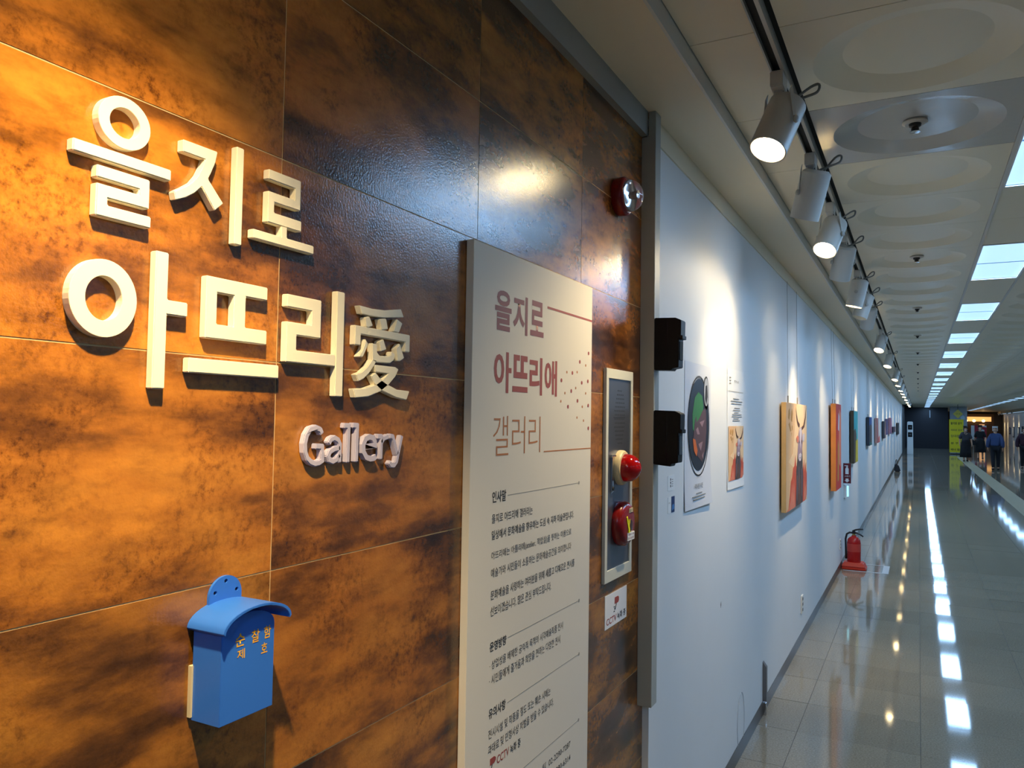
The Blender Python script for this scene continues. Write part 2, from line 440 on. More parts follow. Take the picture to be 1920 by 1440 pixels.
XB = [1.502 + 0.712 * i for i in range(5)]   # round panels right of the lights
X2 = (4.35, 4.66)                 # second light row
XC = [4.674 + 0.567 * i for i in range(5)]
dA = dish_panel(XA1 - XA0, PY); dB = dish_panel(0.712, PY); fS = flat_panel(0.43 - 0.238, PY); dF = dA.copy()
far_bl = []
kmin, kmax = -11, int((YE - PY0) / PY)
def kcol(me, m, x0, x1, klim):
    for k in range(-1, klim): put_panel(me, m, (x0 + x1) / 2, PY0 + PY * (k + 0.5))
for k in range(0, 34):
    if k == 1:
        dF.materials.append(M_CEILFILM) if not dF.materials else None
        put_panel(dF, M_CEILFILM, (XA0 + XA1) / 2, PY0 + PY * (k + 0.5))
    else: put_panel(dA, M_CEIL, (XA0 + XA1) / 2, PY0 + PY * (k + 0.5))
for k in range(-1, 26): put_panel(fS, M_SOFFIT, (0.238 + 0.43) / 2, PY0 + PY * (k + 0.5))
for c in range(4):
    for k in range(3 + 2 * c, 34): put_panel(dB, M_CEIL, (XB[c] + XB[c + 1]) / 2, PY0 + PY * (k + 0.5))
# the remaining panels, one mesh
def far_panels():
    vs = []; fs = []
    def add(me, x, y):
        k = len(vs); vs.extend([(v.co.x + x, v.co.y + y, v.co.z + ZC) for v in me.vertices]); fs.extend([tuple(k + i for i in p.vertices) for p in me.polygons])
    fC = flat_panel(0.567, PY); fB = flat_panel(0.712, PY); fA = flat_panel(XA1 - XA0, PY)
    for k in range(kmin, kmax + 1):
        y = PY0 + PY * (k + 0.5)
        if y > YE - PY / 2: continue
        near = 34 <= k < 52
        if not (0 <= k < 34): add(dA if near else fA, (XA0 + XA1) / 2, y)
        if not (-1 <= k < 26): add(fS, (0.238 + 0.43) / 2, y)
        for c in range(4):
            if not (3 + 2 * c <= k < 34): add(dB if near else fB, (XB[c] + XB[c + 1]) / 2, y)
        for c in range(4): add(fC, (XC[c] + XC[c + 1]) / 2, y)
    me = bpy.data.meshes.new('ceiling_panels_beyond'); off = ceiling.location
    me.from_pydata([(a - off.x, b - off.y, c - off.z) for a, b, c in vs], [], fs)
    o = link('ceiling_panels_beyond', me, M_CEIL, ceiling); o['kind'] = 'stuff'
far_panels()
for (x0, x1) in ((1.168, 1.182), (1.488, 1.502), (4.338, 4.35), (4.66, 4.672)):
    box('ceiling_rail', x0, x1, YB, YE - 0.5, ZC - 0.006, ZC + 0.03, mat('rail_white', (205, 205, 200), 0.4), ceiling)
# flat fillers between the lights and the light fixtures
def light_row(x0, x1, kstart, kend, row, powered=True):
    n = 0
    fil = flat_panel(x1 - x0, PY)
    for k in range(kstart, kend, 4):
        y0 = PY0 + PY * k; y1 = y0 + 2 * PY
        for q in (2, 3):
            o = put_panel(fil, M_CEIL, (x0 + x1) / 2, PY0 + PY * (k + q + 0.5))
        vis = k >= 1 if row == 0 else k >= 45
        if vis:
            lab = ('cool white ceiling light panel, %s nearest in the row over the corridor' if row == 0 else 'cool white ceiling light panel, %s nearest in the far right row') % ORD[n]
            if n == 0: lab = lab.replace('first nearest', 'nearest one')
            n += 1
        else: lab = 'cool white ceiling light panel overhead, outside the picture' if row == 0 else 'cool white light panel of the right row, outside the picture'
        r = empty('ceiling_light', ((x0 + x1) / 2, (y0 + y1) / 2, ZC), lab, 'ceiling light', 'cool ceiling light panels')
        w = 0.008
        prism('frame', [rect(x0 + 0.001, x1 - 0.001, y0 + 0.002, y1 - 0.002), rect(x0 + w, x1 - w, y0 + 0.014, y1 - 0.014)], ZC - 0.004, ZC + 0.02, mat('fixture_white', (214, 216, 216), 0.4), r, axis='z')
        for (a, b) in ((y0 + 0.014, (y0 + y1) / 2 - 0.006), ((y0 + y1) / 2 + 0.006, y1 - 0.014)):
            box('diffuser', x0 + w, x1 - w, a, b, ZC + 0.004, ZC + 0.01, M_DIFF, r)
        box('cross_bar', x0 + w, x1 - w, (y0 + y1) / 2 - 0.006, (y0 + y1) / 2 + 0.006, ZC + 0.001, ZC + 0.012, mat('fixture_bar', (170, 200, 232), 0.4), r)
        L = bpy.data.lights.new('panel_light', 'AREA'); L.shape = 'RECTANGLE'; L.size = x1 - x0 - 0.02; L.size_y = y1 - y0 - 0.03
        L.energy = PANEL_W * (1.0 if row == 0 else 0.45); L.color = COOL
        lo = bpy.data.objects.new('panel_light', L); COL.objects.link(lo); lo.parent = r; lo.location = (0, 0, -0.001)
light_row(XL0, XL1, 1, 86, 0)
fn = flat_panel(XL1 - XL0, PY)
light_row(XL0, XL1, -7, -6, 0)
for k in (-11, -10, -9, -8, -3, -2, -1, 0): put_panel(fn, M_CEIL, (XL0 + XL1) / 2, PY0 + PY * (k + 0.5))
light_row(X2[0] + 0.0, X2[1], -7, 108, 1)
# light strip along the right-hand soffit
sr = box('trim_3', 6.95, XR - 0.002, YB + 0.01, YE - 0.01, 2.62, 2.798, M_SOFFIT); tag(sr, 'lowered soffit along the right-hand wall', None, kind='structure')
ls = empty('strip_light', (7.05, 60, 2.615), 'long thin cool strip light under the right-hand soffit', 'strip light')
box('housing', 7.0, 7.12, 40, 78, 2.606, 2.6195, M_GREYMETAL, ls)
box('tube', 7.02, 7.10, 40.1, 77.9, 2.600, 2.606, M_DIFF, ls)
# sprinklers
def sprinkler(y, lab):
    r = empty('sprinkler', (0.825, y, ZC + 0.0255), lab, 'sprinkler', 'ceiling sprinklers')
    c = (0.825, y, ZC + 0.0255)
    lathe('escutcheon', [(0.028, 0.0), (0.042, -0.002), (0.044, -0.008), (0.034, -0.014), (0.024, -0.012)], c, (0, 0, 1), mat('sprinkler_ring', (196, 190, 178), 0.35), r)
    lathe('head', [(0.022, -0.010), (0.020, -0.022), (0.012, -0.026), (0.014, -0.034), (0.004, -0.040)], c, (0, 0, 1), mat('sprinkler_brown', (46, 40, 36), 0.4), r, n=16)
    lathe('deflector', [(0.001, -0.040), (0.018, -0.041), (0.018, -0.043), (0.001, -0.044)], c, (0, 0, 1), M_CHROME, r, n=16)
for i in range(11): sprinkler(3.194 + 2.628 * i, '%s sprinkler head from the camera on the round ceiling panels' % ORD[i])

# ------------------------------------------------------------------ track and spotlights
XT = 0.452
tk = empty('lighting_track', (XT, YB, ZC), 'straight grey lighting track running along the ceiling', 'lighting track')
box('rail', 0.432, 0.437, YB, YWE - 2, 2.776, 2.83, M_GREYMETAL, tk); box('rail', 0.463, 0.474, YB, YWE - 2, 2.772, 2.83, mat('track_light_side', (190, 188, 180), 0.4), tk)
box('slot', 0.437, 0.463, YB, YWE - 2, 2.792, 2.83, M_DARK, tk)
box('shadow_gap', 0.474, 0.490, YB, YE, 2.81, 2.86, M_DARK, ceiling)
def spotlight(y, target, lab, lit=True, power=1.0, parts=True, px=XT, size=44, blend=1.0, group='track spotlights over the white wall', wall=None):
    root = empty('track_spotlight', (px, y, 2.79), lab, 'spotlight', group)
    box('adapter', px - 0.019, px + 0.019, y - 0.046, y + 0.046, 2.722, 2.7712, M_LAMP, root, bevel=0.003)
    piv = Vector((px, y, 2.615)); d = (Vector(target) - piv).normalized()
    R, H = 0.057, 0.195
    back = piv - d * 0.095
    lamp_body = lathe('body', [(0.0, 0.0), (0.044, 0.0), (R, 0.012), (R, H), (R - 0.004, H), (R - 0.006, 0.138), (0.0, 0.132)], back, d, M_LAMP, root, n=28)
    lathe('reflector', [(R - 0.0045, H - 0.001), (0.042, 0.150), (0.040, 0.142)], back, d, M_LAMPIN, lamp_body, n=28, cap=False)
    lathe('bulb', [(0.0, 0.141), (0.033, 0.141), (0.030, 0.148), (0.0, 0.150)], back, d, M_BULB if lit else M_WHITE, lamp_body, n=20)
    # yoke
    side = d.cross(Vector((0, 0, 1)))
    side = side.normalized() if side.length > 1e-3 else Vector((0, 1, 0))
    up = side.cross(d).normalized()
    if parts:
        for s in (-1, 1):
            a = piv + side * s * (R + 0.003); b = Vector((px, y, 2.719)) + side * s * (R - 0.012)
            w = d * 0.011
            vs = []
            for p in (a, b):
                for q in (-1, 1):
                    for t in (0, 0.003): vs.append(tuple(p + w * q + side * s * t))
            # order to box
            v = vs; arm = pyd('yoke_arm', [v[0], v[1], v[2], v[3], v[4], v[5], v[6], v[7]], [(0, 1, 3, 2), (4, 6, 7, 5), (0, 4, 5, 1), (2, 3, 7, 6), (0, 2, 6, 4), (1, 5, 7, 3)], M_LAMP, root)
            lathe('knob', [(0.012, 0.0), (0.012, 0.004), (0.009, 0.006), (0.0, 0.006)], a + side * s * 0.003, side * s, mat('lamp_knob', (180, 176, 168), 0.35), arm, n=14)
        c0 = Vector((px, y, 2.720))
        box('yoke_bridge', px - 0.012, px + 0.012, y - 0.012, y + 0.012, 2.714, 2.7225, M_LAMP, root)
        kp = [c0 + Vector((0.012, 0, 0)), c0 + Vector((0.03, 0.012, -0.03)), back + Vector((0.062, 0.02, 0.045)), back + Vector((0.085, 0.035, 0.055)), back + Vector((0.08, 0.03, 0.03)), back + Vector((0.045, 0.01, 0.012)), back + d * 0.004]
        tube('cable', smooth_path(kp), 0.0042, mat('lamp_cable', (120, 118, 112), 0.5), root)
    if lit:
        L = bpy.data.lights.new('spot_beam', 'SPOT'); L.energy = SPOT_W * power; L.color = WARM; L.spot_size = math.radians(size); L.spot_blend = blend; L.shadow_soft_size = 0.02
        o = bpy.data.objects.new('spot_beam', L); COL.objects.link(o); o.parent = root
        o.location = back + d * (H + 0.004) - root.location
        o.rotation_euler = d.to_track_quat('-Z', 'Y').to_euler()
    return root
W0 = 0.02
LAMPS = [  # y, aim(y,z), power, cone
 (0.34, (0.74, 1.04), 1.3, 74), (-0.9, (-0.8, 1.4), 0.5, 76),
 (2.46, (1.76, 1.15), 0.66, 76), (3.27, (3.66, 1.25), 0.27, 74), (4.05, (3.0, 1.0), 0.34, 104), (4.76, (5.5, 0.9), 0.2, 70),
 (5.93, (5.95, 0.85), 0.75, 68), (6.62, (6.4, 1.2), 0.0, 60), (7.35, (8.5, 1.0), 0.62, 58), (9.81, (8.95, 0.9), 0.5, 58),
 (12.6, (11.95, 0.9), 0.75, 68), (16.6, (15.9, 0.9), 0.75, 68), (19.2, (18.8, 0.9), 0.75, 68), (22.2, (21.8, 0.9), 0.65, 68),
 (24.8, (24.3, 0.9), 0.75, 68), (27.6, (27.0, 0.9), 0.75, 68), (31.2, (30.5, 0.9), 0.65, 68), (35.4, (34.8, 0.9), 0.75, 68), (39.5, (39.0, 0.9), 0.75, 68), (43.5, (43.0, 0.9), 0.75, 68)]
for i, (y, (ay, az), p, cone) in enumerate(LAMPS):
    if i < 2: lab = 'white track spotlight overhead shining on the %s, outside the picture' % ('letter sign' if i == 0 else 'tiles')
    elif i == 2: lab = 'white cylinder track spotlight nearest the camera, its glowing mouth visible'
    elif i == 3: lab = 'white track spotlight second from the camera, mouth turned away'
    else: lab = '%s white track spotlight from the camera along the ceiling track' % ORD[i - 2]
    spotlight(y, (W0, ay, az), lab, p > 0, p, parts=(y < 20), size=cone)

# ------------------------------------------------------------------ the raised letters
TL = 0.012
def rieul(y0, y1, yb, w, zt, za, zb, zc, zd, ze):
    return [(y0, zt), (y1, zt), (y1, zc), (y0 + w, zc), (y0 + w, zd), (yb, zd), (yb, ze), (y0, ze), (y0, zb), (y1 - w, zb), (y1 - w, za), (y0, za)]
def letter(label, base, parts):
    r = empty('sign_letter', (0, *base), label, 'sign letter', 'cream letters of the gallery sign')
    for p in parts: prism('stroke', p, 0.0, TL, M_ACRYL, r, bevel=0.0012)
    return r
letter('raised cream Korean letter 을, top left of the sign on brown tiles', (0.575, 1.92), [
    [ellipse(.5725, 2.0355, .0335, .0305), ellipse(.5725, 2.0355, .0195, .0175)], rect(.511, .637, 1.985, 1.999),
    rieul(.540, .608, .611, .0145, 1.978, 1.9635, 1.957, 1.9425, 1.934, 1.920)])
letter('raised cream Korean letter 지, middle of the top line of the sign', (0.70, 1.928), [
    [(.653, 2.0435), (.707, 2.044), (.704, 2.029), (.698, 2.014), (.693, 2.004), (.719, 1.978), (.705, 1.965), (.683, 1.991), (.674, 1.981), (.660, 1.971), (.645, 1.964), (.642, 1.974), (.657, 1.984), (.669, 1.993), (.678, 2.005), (.684, 2.018), (.687, 2.028), (.653, 2.028)],
    rect(.739, .752, 1.928, 2.062)])
letter('raised cream Korean letter 로, right end of the top line of the sign', (0.833, 1.943), [
    rieul(.798, .863, .866, .0125, 2.0485, 2.034, 2.017, 2.003, 1.988, 1.972),
    [(.772, 1.9435), (.894, 1.9435), (.894, 1.9565), (.837, 1.9565), (.837, 1.973), (.825, 1.973), (.825, 1.9565), (.772, 1.9565)]])
letter('raised cream Korean letter 아 starting the second line of the sign', (0.59, 1.7275), [
    [ellipse(.5545, 1.8275, .0415, .0445, 48), ellipse(.5545, 1.8275, .0225, .0255, 48)],
    [(.620, 1.7275), (.638, 1.7275), (.638, 1.8195), (.668, 1.8195), (.668, 1.8375), (.638, 1.8375), (.638, 1.8955), (.620, 1.8955)]])
letter('raised cream Korean letter 뜨, second in the second line of the sign', (0.75, 1.75), [
    [[(.696, 1.7965), (.803, 1.7965), (.803, 1.8165), (.763, 1.8165), (.763, 1.8595), (.8025, 1.8595), (.8025, 1.878), (.696, 1.878)], [(.714, 1.816), (.742, 1.816), (.742, 1.858), (.714, 1.858)]],
    rect(.672, .828, 1.750, 1.769)])
letter('raised cream Korean letter 리, third in the second line of the sign', (0.905, 1.728), [
    rieul(.841, .9145, .9495, .0215, 1.8755, 1.8565, 1.835, 1.8165, 1.794, 1.7755), rect(.950, .969, 1.728, 1.896)])
AI = dict(
 top=[(1.0058, 1.8808), (1.0398, 1.8794), (1.0743, 1.8813), (1.1218, 1.8893), (1.1305, 1.8759), (1.0704, 1.8679), (1.0403, 1.8669), (1.0124, 1.8674)],
 d1=[(1.0207, 1.8625), (1.033, 1.866), (1.0434, 1.8507), (1.0296, 1.8463), (1.024, 1.8472)],
 d2=[(1.0596, 1.8643), (1.0792, 1.8676), (1.0855, 1.8493), (1.0668, 1.8459)],
 d3=[(1.1108, 1.8705), (1.1274, 1.8646), (1.1175, 1.8465), (1.0991, 1.8466)],
 fr=[(0.9961, 1.8471), (1.1509, 1.8457), (1.1508, 1.8142), (1.1352, 1.8139), (1.1362, 1.8318), (1.0116, 1.8333), (1.0117, 1.8147), (0.9957, 1.8143)],
 ld=[(1.0235, 1.8269), (1.0312, 1.8198), (1.0278, 1.8109), (1.0181, 1.7956), (1.0064, 1.7952), (1.0161, 1.8073), (1.0208, 1.8169)],
 hook=[(1.042, 1.8214), (1.0559, 1.82), (1.0564, 1.8067), (1.0641, 1.8013), (1.0861, 1.8024), (1.0932, 1.805), (1.0965, 1.8117), (1.1074, 1.8074), (1.1044, 1.7969), (1.0932, 1.7906), (1.0538, 1.7892), (1.0431, 1.7911)],
 md=[(1.06, 1.8258), (1.0728, 1.831), (1.0823, 1.8136), (1.0664, 1.8092)],
 rd=[(1.1093, 1.818), (1.1205, 1.828), (1.1349, 1.8026), (1.1217, 1.7961), (1.114, 1.7962)],
 sw=[(1.043, 1.7938), (1.0569, 1.7934), (1.0477, 1.7822), (1.0356, 1.7696), (1.0215, 1.7597), (1.008, 1.7545), (1.0002, 1.766), (1.015, 1.7703), (1.029, 1.7796)],
 hz=[(1.0487, 1.7851), (1.1094, 1.7848), (1.1188, 1.7813), (1.11, 1.7683), (1.0902, 1.7523), (1.0686, 1.7406), (1.035, 1.7302), (1.0006, 1.7273), (0.9951, 1.7421), (1.0241, 1.7442), (1.0531, 1.7513), (1.0722, 1.7609), (1.0877, 1.7719), (1.0534, 1.7726)],
 na=[(1.0399, 1.7659), (1.0534, 1.7719), (1.07, 1.7601), (1.0902, 1.7523), (1.1155, 1.7451), (1.1534, 1.7438), (1.1444, 1.7272), (1.1114, 1.7312), (1.0885, 1.7373), (1.0696, 1.742), (1.052, 1.7513)])
letter('raised cream Chinese character 愛 ending the second line of the sign', (1.07, 1.727), list(AI.values()))
GAL = dict(
 G=[[(0.9268, 1.6687), (0.9225, 1.6755), (0.9119, 1.6787), (0.8998, 1.6761), (0.8925, 1.6669), (0.8892, 1.6546), (0.8903, 1.6423), (0.8951, 1.6324), (0.903, 1.6264), (0.9128, 1.6232), (0.9219, 1.6246), (0.9284, 1.6275), (0.9275, 1.6492), (0.9117, 1.6501)]],
 a=[[(0.9422, 1.6529), (0.9467, 1.6597), (0.9555, 1.6623), (0.9648, 1.6584), (0.9693, 1.6518), (0.969, 1.6225)], [(0.9695, 1.6462), (0.9562, 1.6448), (0.9454, 1.6405), (0.9422, 1.6342), (0.9452, 1.6277), (0.9528, 1.6251), (0.961, 1.6279), (0.9684, 1.636)]],
 l=[[(0.9774, 1.6817), (0.9897, 1.6812), (0.989, 1.6216)]],
 l2=[[(0.9984, 1.6821), (1.0111, 1.6816), (1.0104, 1.6216)]],
 e=[[(1.0323, 1.6459), (1.0589, 1.6472), (1.0587, 1.6537), (1.0536, 1.6607), (1.0433, 1.6628), (1.0333, 1.6591), (1.0275, 1.6495), (1.0287, 1.6378), (1.036, 1.6288), (1.0471, 1.6254), (1.0565, 1.626), (1.062, 1.6287)]],
 r=[[(1.0648, 1.663), (1.0762, 1.6625), (1.076, 1.6232)], [(1.0766, 1.6513), (1.0829, 1.6592), (1.0978, 1.6625)]],
 y=[[(1.0995, 1.663), (1.1097, 1.6618), (1.1239, 1.6295)], [(1.1358, 1.6635), (1.1217, 1.6172), (1.115, 1.6113), (1.1064, 1.6117), (1.1003, 1.6181)]])
GLAB = dict(G='capital G opening the word Gallery', a='small a after the G of Gallery', l='first l of the word Gallery', l2='second l of the word Gallery', e='small e in the word Gallery', r='small r in the word Gallery', y='small y ending the word Gallery')
for k, sts in GAL.items():
    y0 = sum(p[0] for p in sts[0]) / len(sts[0])
    r = empty('sign_letter', (0, y0, 1.62), 'raised lilac-grey letter, ' + GLAB[k], 'sign letter', 'letters of the word Gallery')
    for st in sts: prism('stroke', ribbon_loop(st, 0.0090), 0.0, 0.010, M_LILAC, r, bevel=0.0013)

# ------------------------------------------------------------------ information board
PX = 0.0185
pn = empty('info_board', (0, 1.69, 0.30), 'tall white information board with Korean text on the brown tiles', 'information board')
box('board', 0.0008, PX, 1.361, 2.017, 0.30, 2.067, M_PANEL, pn, bevel=0.0008, seg=1)
TP = PX + 0.0004
def ptext(nm, body, y0, y1, z0, z1, m, bold=0.0): return text(nm, body, y0, y1, z0, z1, TP, m, pn, bold)
for ch, a, b, c, d in (('을', 1.455, 1.531, 1.890, 1.979), ('지', 1.540, 1.612, 1.890, 1.980), ('로', 1.627, 1.700, 1.894, 1.979)): ptext('heading_text', ch, a, b, c, d, M_MAUVE, 0.026)
for ch, a, b, c, d in (('아', 1.454, 1.535, 1.753, 1.844), ('리', 1.627, 1.696, 1.753, 1.844), ('애', 1.710, 1.783, 1.753, 1.843)): ptext('heading_text', ch, a, b, c, d, M_BRICK, 0.026)
for L in ([(1.546, 1.842), (1.576, 1.842), (1.576, 1.829), (1.560, 1.829), (1.560, 1.803), (1.615, 1.803), (1.615, 1.789), (1.546, 1.789)], [(1.581, 1.803), (1.596, 1.803), (1.596, 1.829), (1.615, 1.829), (1.615, 1.842), (1.581, 1.842)], rect(1.541, 1.617, 1.757, 1.770)): prism('heading_text', L, PX, TP, M_BRICK, pn)
for ch, a, b, c, d in (('갤', 1.455, 1.526, 1.615, 1.702), ('러', 1.543, 1.608, 1.616, 1.702), ('리', 1.627, 1.690, 1.616, 1.702)): ptext('heading_text', ch, a, b, c, d, M_ORANGE, -0.012)
def prule(y0, y1, z, w, m, dot=False):
    prism('rule_line', rect(y0, y1, z - w / 2, z + w / 2), PX, TP, m, pn)
    if dot: prism('rule_dot', ellipse(y1, z, 0.0045, 0.0045, 16), PX, TP + 0.0001, m, pn)
prule(1.721, 2.0165, 1.9725, 0.0055, M_BRICK); prule(1.711, 2.0165, 1.6165, 0.003, M_ORANGE)
DOTS = [(1.993, 1.88), (1.931, 1.852), (1.973, 1.845), (1.845, 1.819), (1.881, 1.819), (1.913, 1.823), (1.811, 1.796), (1.946, 1.796), (1.99, 1.802), (1.905, 1.78), (1.875, 1.771), (1.834, 1.764), (1.975, 1.768), (1.809, 1.742), (1.918, 1.746), (1.855, 1.729), (1.952, 1.731), (1.994, 1.735), (1.916, 1.701), (1.962, 1.693), (1.997, 1.672)]
SMALL = {2, 3, 5, 9, 11, 12, 13, 16, 18, 19}
for i, (y, z) in enumerate(DOTS):
    q = 0.0036 if i in SMALL else 0.0052
    prism('printed_dot', ellipse(y, z, q, q, 14), PX, TP, M_ORANGE if i in SMALL else M_BRICK, pn)
for z, body, y1, z0, m, b in ((1.539, '인사말', 1.519, 1.514, M_INK, 0.02), (1.490, '을지로 아뜨리애 갤러리는', 1.654, 1.470, M_INK, 0.004), (1.455, '일상에서 문화예술을 향유하는 도심 속 지하 미술관입니다.', 1.902, 1.435, M_INK, 0.008),
    (1.410, '아뜨리애는 아틀리에(atelier, 작업실)을 뜻하는 이름으로', 1.886, 1.390, M_INK, 0.0), (1.374, '예술가와 시민들이 소통하는 문화예술공간을 의미합니다', 1.887, 1.3545, M_INK, 0.0),
    (1.327, '문화예술을 사랑하는 여러분을 위해 새롭고 다채로운 전시를', 1.910, 1.307, M_INK, 0.004), (1.293, '선보이겠습니다. 많은 관심 부탁드립니다.', 1.764, 1.272, M_INK, 0.0),
    (1.218, '운영방향', 1.531, 1.197, M_INK, 0.02), (1.178, '· 상업성을 배제한 공익적 목적의 시각예술작품 전시', 1.840, 1.159, M_INK, 0.0), (1.147, '· 시민들에게 즐거움과 희망을 전하는 다양한 전시', 1.824, 1.127, M_INK, 0.0),
    (1.078, '유의사항', 1.532, 1.056, M_INK, 0.02), (1.034, '전시시설 및 작품을 절도 또는 훼손 시에는', 1.769, 1.014, M_INK, 0.0), (1.002, '과태료 및 민형사상 처벌을 받을 수 있습니다.', 1.788, 0.982, M_INK, 0.0)):
    ptext('text_line', body, 1.456, y1, z0, z, m, b)
ptext('text_line', 'CCTV', 1.496, 1.552, 0.949, 0.967, M_BRICK, 0.012); ptext('text_line', '녹화 중', 1.558, 1.608, 0.947, 0.967, M_INK, 0.012)
prism('camera_symbol', [(1.466, .957), (1.484, .957), (1.491, .961), (1.491, .967), (1.484, .971), (1.466, .971)], PX, TP, M_BRICK, pn)
prism('camera_symbol', [(1.474, .957), (1.477, .957), (1.470, .942), (1.462, .942), (1.462, .945), (1.469, .945)], PX, TP, M_INK, pn)
ptext('text_line', '팀  02-2290-7287', 1.730, 1.898, 0.841, 0.859, M_INK, 0.0); ptext('text_line', '팀  02-2290-6314', 1.730, 1.899, 0.806, 0.824, M_INK, 0.0)
for y0, y1, z in ((1.527, 1.935, 1.5255), (1.538, 1.945, 1.2095), (1.540, 1.949, 1.0665), (1.545, 1.951, 0.8915)): prule(y0, y1, z, 0.0013, M_GREYINK, True)

# ------------------------------------------------------------------ blue patrol box
bx = empty('patrol_box', (0, 0.745, 1.303), 'blue plastic patrol box with arched lid and yellow Korean letters', 'wall box')
BD = 0.055
arc = [(0.745 + 0.045 * math.cos(a), 1.418 + 0.022 * math.sin(a)) for a in [math.pi * i / 14 for i in range(15)]]
bodyp = [(0.700, 1.306), (0.790, 1.306)] + arc
bbody = prism('body', bodyp, 0.004, BD, M_BLUE, bx, bevel=0.002)
ro = [(0.751 + 0.0585 * math.cos(a), 1.424 + 0.026 * math.sin(a)) for a in [math.pi * i / 18 for i in range(19)]]
ri = [(0.751 + 0.0555 * math.cos(a), 1.421 + 0.0255 * math.sin(a)) for a in [math.pi * i / 18 for i in range(18, -1, -1)]]
o = prism('lid', ro + ri, 0.0, BD + 0.012, M_BLUE, bx, bevel=0.0008); smooth_by_angle(o)
holes = [ellipse(0.7500, 1.4735, .0030, .0027, 12), ellipse(0.7325, 1.4605, .0030, .0027, 12), ellipse(0.7690, 1.4595, .0030, .0027, 12)]
prism('hanging_tab', [[(0.7225, 1.44), (0.7775, 1.44)] + ellipse(0.75, 1.4545, .0275, .0262, 24, 0, math.pi)] + holes, 0.0005, 0.0045, M_BLUE, bx)
prism('foam_pad', rect(0.697, 0.703, 1.31, 1.375), 0.0, 0.006, M_CREAM, bx)
for ch, y, z, w, h in (('순', .730, 1.4075, .0155, .0165), ('찰', .756, 1.4065, .0140, .0165), ('함', .777, 1.407, .0125, .0165), ('제', .732, 1.389, .0130, .0125), ('호', .772, 1.387, .0110, .0135)):
    text('lettering', ch, y - w / 2, y + w / 2, z - h / 2, z + h / 2, BD + 0.0004, M_YEL, bbody, 0.012)

# ------------------------------------------------------------------ alarm plate
al = empty('fire_alarm_plate', (0, 2.285, 1.21), 'tall steel fire alarm plate in a pale frame on brown tiles', 'fire alarm')
FY0_, FY1_, FZ0, FZ1 = 2.158, 2.400, 1.211, 1.851
prism('frame', [rect(FY0_, FY1_, FZ0, FZ1), rect(FY0_ + 0.021, FY1_ - 0.021, FZ0 + 0.035, FZ1 - 0.030)], 0.0, 0.010, M_STEELF, al, bevel=0.001)
box('plate', 0.0, 0.006, FY0_ + 0.02, FY1_ - 0.02, FZ0 + 0.034, FZ1 - 0.029, M_STEEL, al)
bl = []
for i in range(9):
    for j in range(14):
        y = 2.283 + (i - 4) * 0.0105 + (0.005 if j % 2 else 0); z = 1.705 + (j - 6.5) * 0.0125
        if ((y - 2.285) / 0.05) ** 2 + ((z - 1.705) / 0.088) ** 2 < 1 and abs(z - 1.705) > 0.004: bl.append((y, z))
vs = []; fs = []
for y, z in bl:
    k = len(vs); q = ellipse(y, z, .0026, .0026, 8); vs += [(0.0063, a, b) for a, b in q]; fs.append(tuple(range(k, k + 8)))
sh = pyd('speaker_holes', vs, fs, M_INK, al); sh['kind'] = 'stuff'
prism('speaker_seam', rect(2.23, 2.335, 1.703, 1.7045), 0.006, 0.0065, M_INK, al)
LC = (0.006, 2.288, 1.548)
lathe('lamp_base', [(0.054, 0.0), (0.054, 0.012), (0.050, 0.018), (0.043, 0.019)], LC, (1, 0, 0), M_CREAM, al, n=32)
lathe('red_lens', [(0.043, 0.017), (0.043, 0.028), (0.040, 0.042), (0.032, 0.055), (0.020, 0.064), (0.008, 0.069), (0.0, 0.070)], LC, (1, 0, 0), M_REDL, al, n=32)
lathe('red_bulb', [(0.0, 0.02), (0.02, 0.02), (0.018, 0.045), (0.0, 0.05)], LC, (1, 0, 0), mat('red_inner', (200, 20, 20), 0.4), al, n=16)
box('flap_handle', 0.006, 0.012, 2.208, 2.226, 1.475, 1.585, M_CHROME, al, bevel=0.003)
lathe('hinge_pin', [(0.004, -0.016), (0.004, 0.016)], (0.012, 2.217, 1.586), (0, 1, 0), M_CHROME, al, n=10)
lathe('lock_eye', [(0.0, 0.0), (0.006, 0.0), (0.006, 0.003), (0.0, 0.003)], (0.012, 2.217, 1.488), (1, 0, 0), M_INK, al, n=12)
CC = (0.006, 2.290, 1.376)
call = lathe('call_point', [(0.068, 0.0), (0.070, 0.006), (0.068, 0.020), (0.060, 0.030), (0.050, 0.033), (0.0, 0.034)], CC, (1, 0, 0), M_RED, al, n=36)
CXF = 0.006 + 0.0345
lathe('push_button', [(0.016, 0.0), (0.016, 0.002), (0.013, 0.003), (0.0, 0.003)], (CXF - 0.001, 2.300, 1.372), (1, 0, 0), mat('button_dark', (60, 30, 30), 0.3), call, n=18)
prism('label_plate', rect(2.285, 2.318, 1.411, 1.424), CXF - 0.002, CXF + 0.0005, M_CREAM, call)
text('label_text', '발신기', 2.288, 2.315, 1.413, 1.422, CXF + 0.0008, M_INK, call)
prism('warning_label', rect(2.272, 2.334, 1.326, 1.350), CXF - 0.002, CXF + 0.0006, M_WHITE, call)
text('label_text', '화재시 누름', 2.277, 2.330, 1.340, 1.348, CXF + 0.0009, M_RED, call, 0.01); text('label_text', '장난금지 눌러주세요', 2.275, 2.331, 1.328, 1.337, CXF + 0.0009, M_RED, call, 0.01)
prism('yellow_tape', [(2.262, 1.398), (2.268, 1.402), (2.286, 1.366), (2.279, 1.358)], CXF - 0.001, CXF + 0.0012, M_FLYEL, call)
prism('yellow_tape', [(2.284, 1.391), (2.290, 1.391), (2.290, 1.352), (2.279, 1.349), (2.278, 1.358)], CXF - 0.001, CXF + 0.0016, M_FLYEL, call)
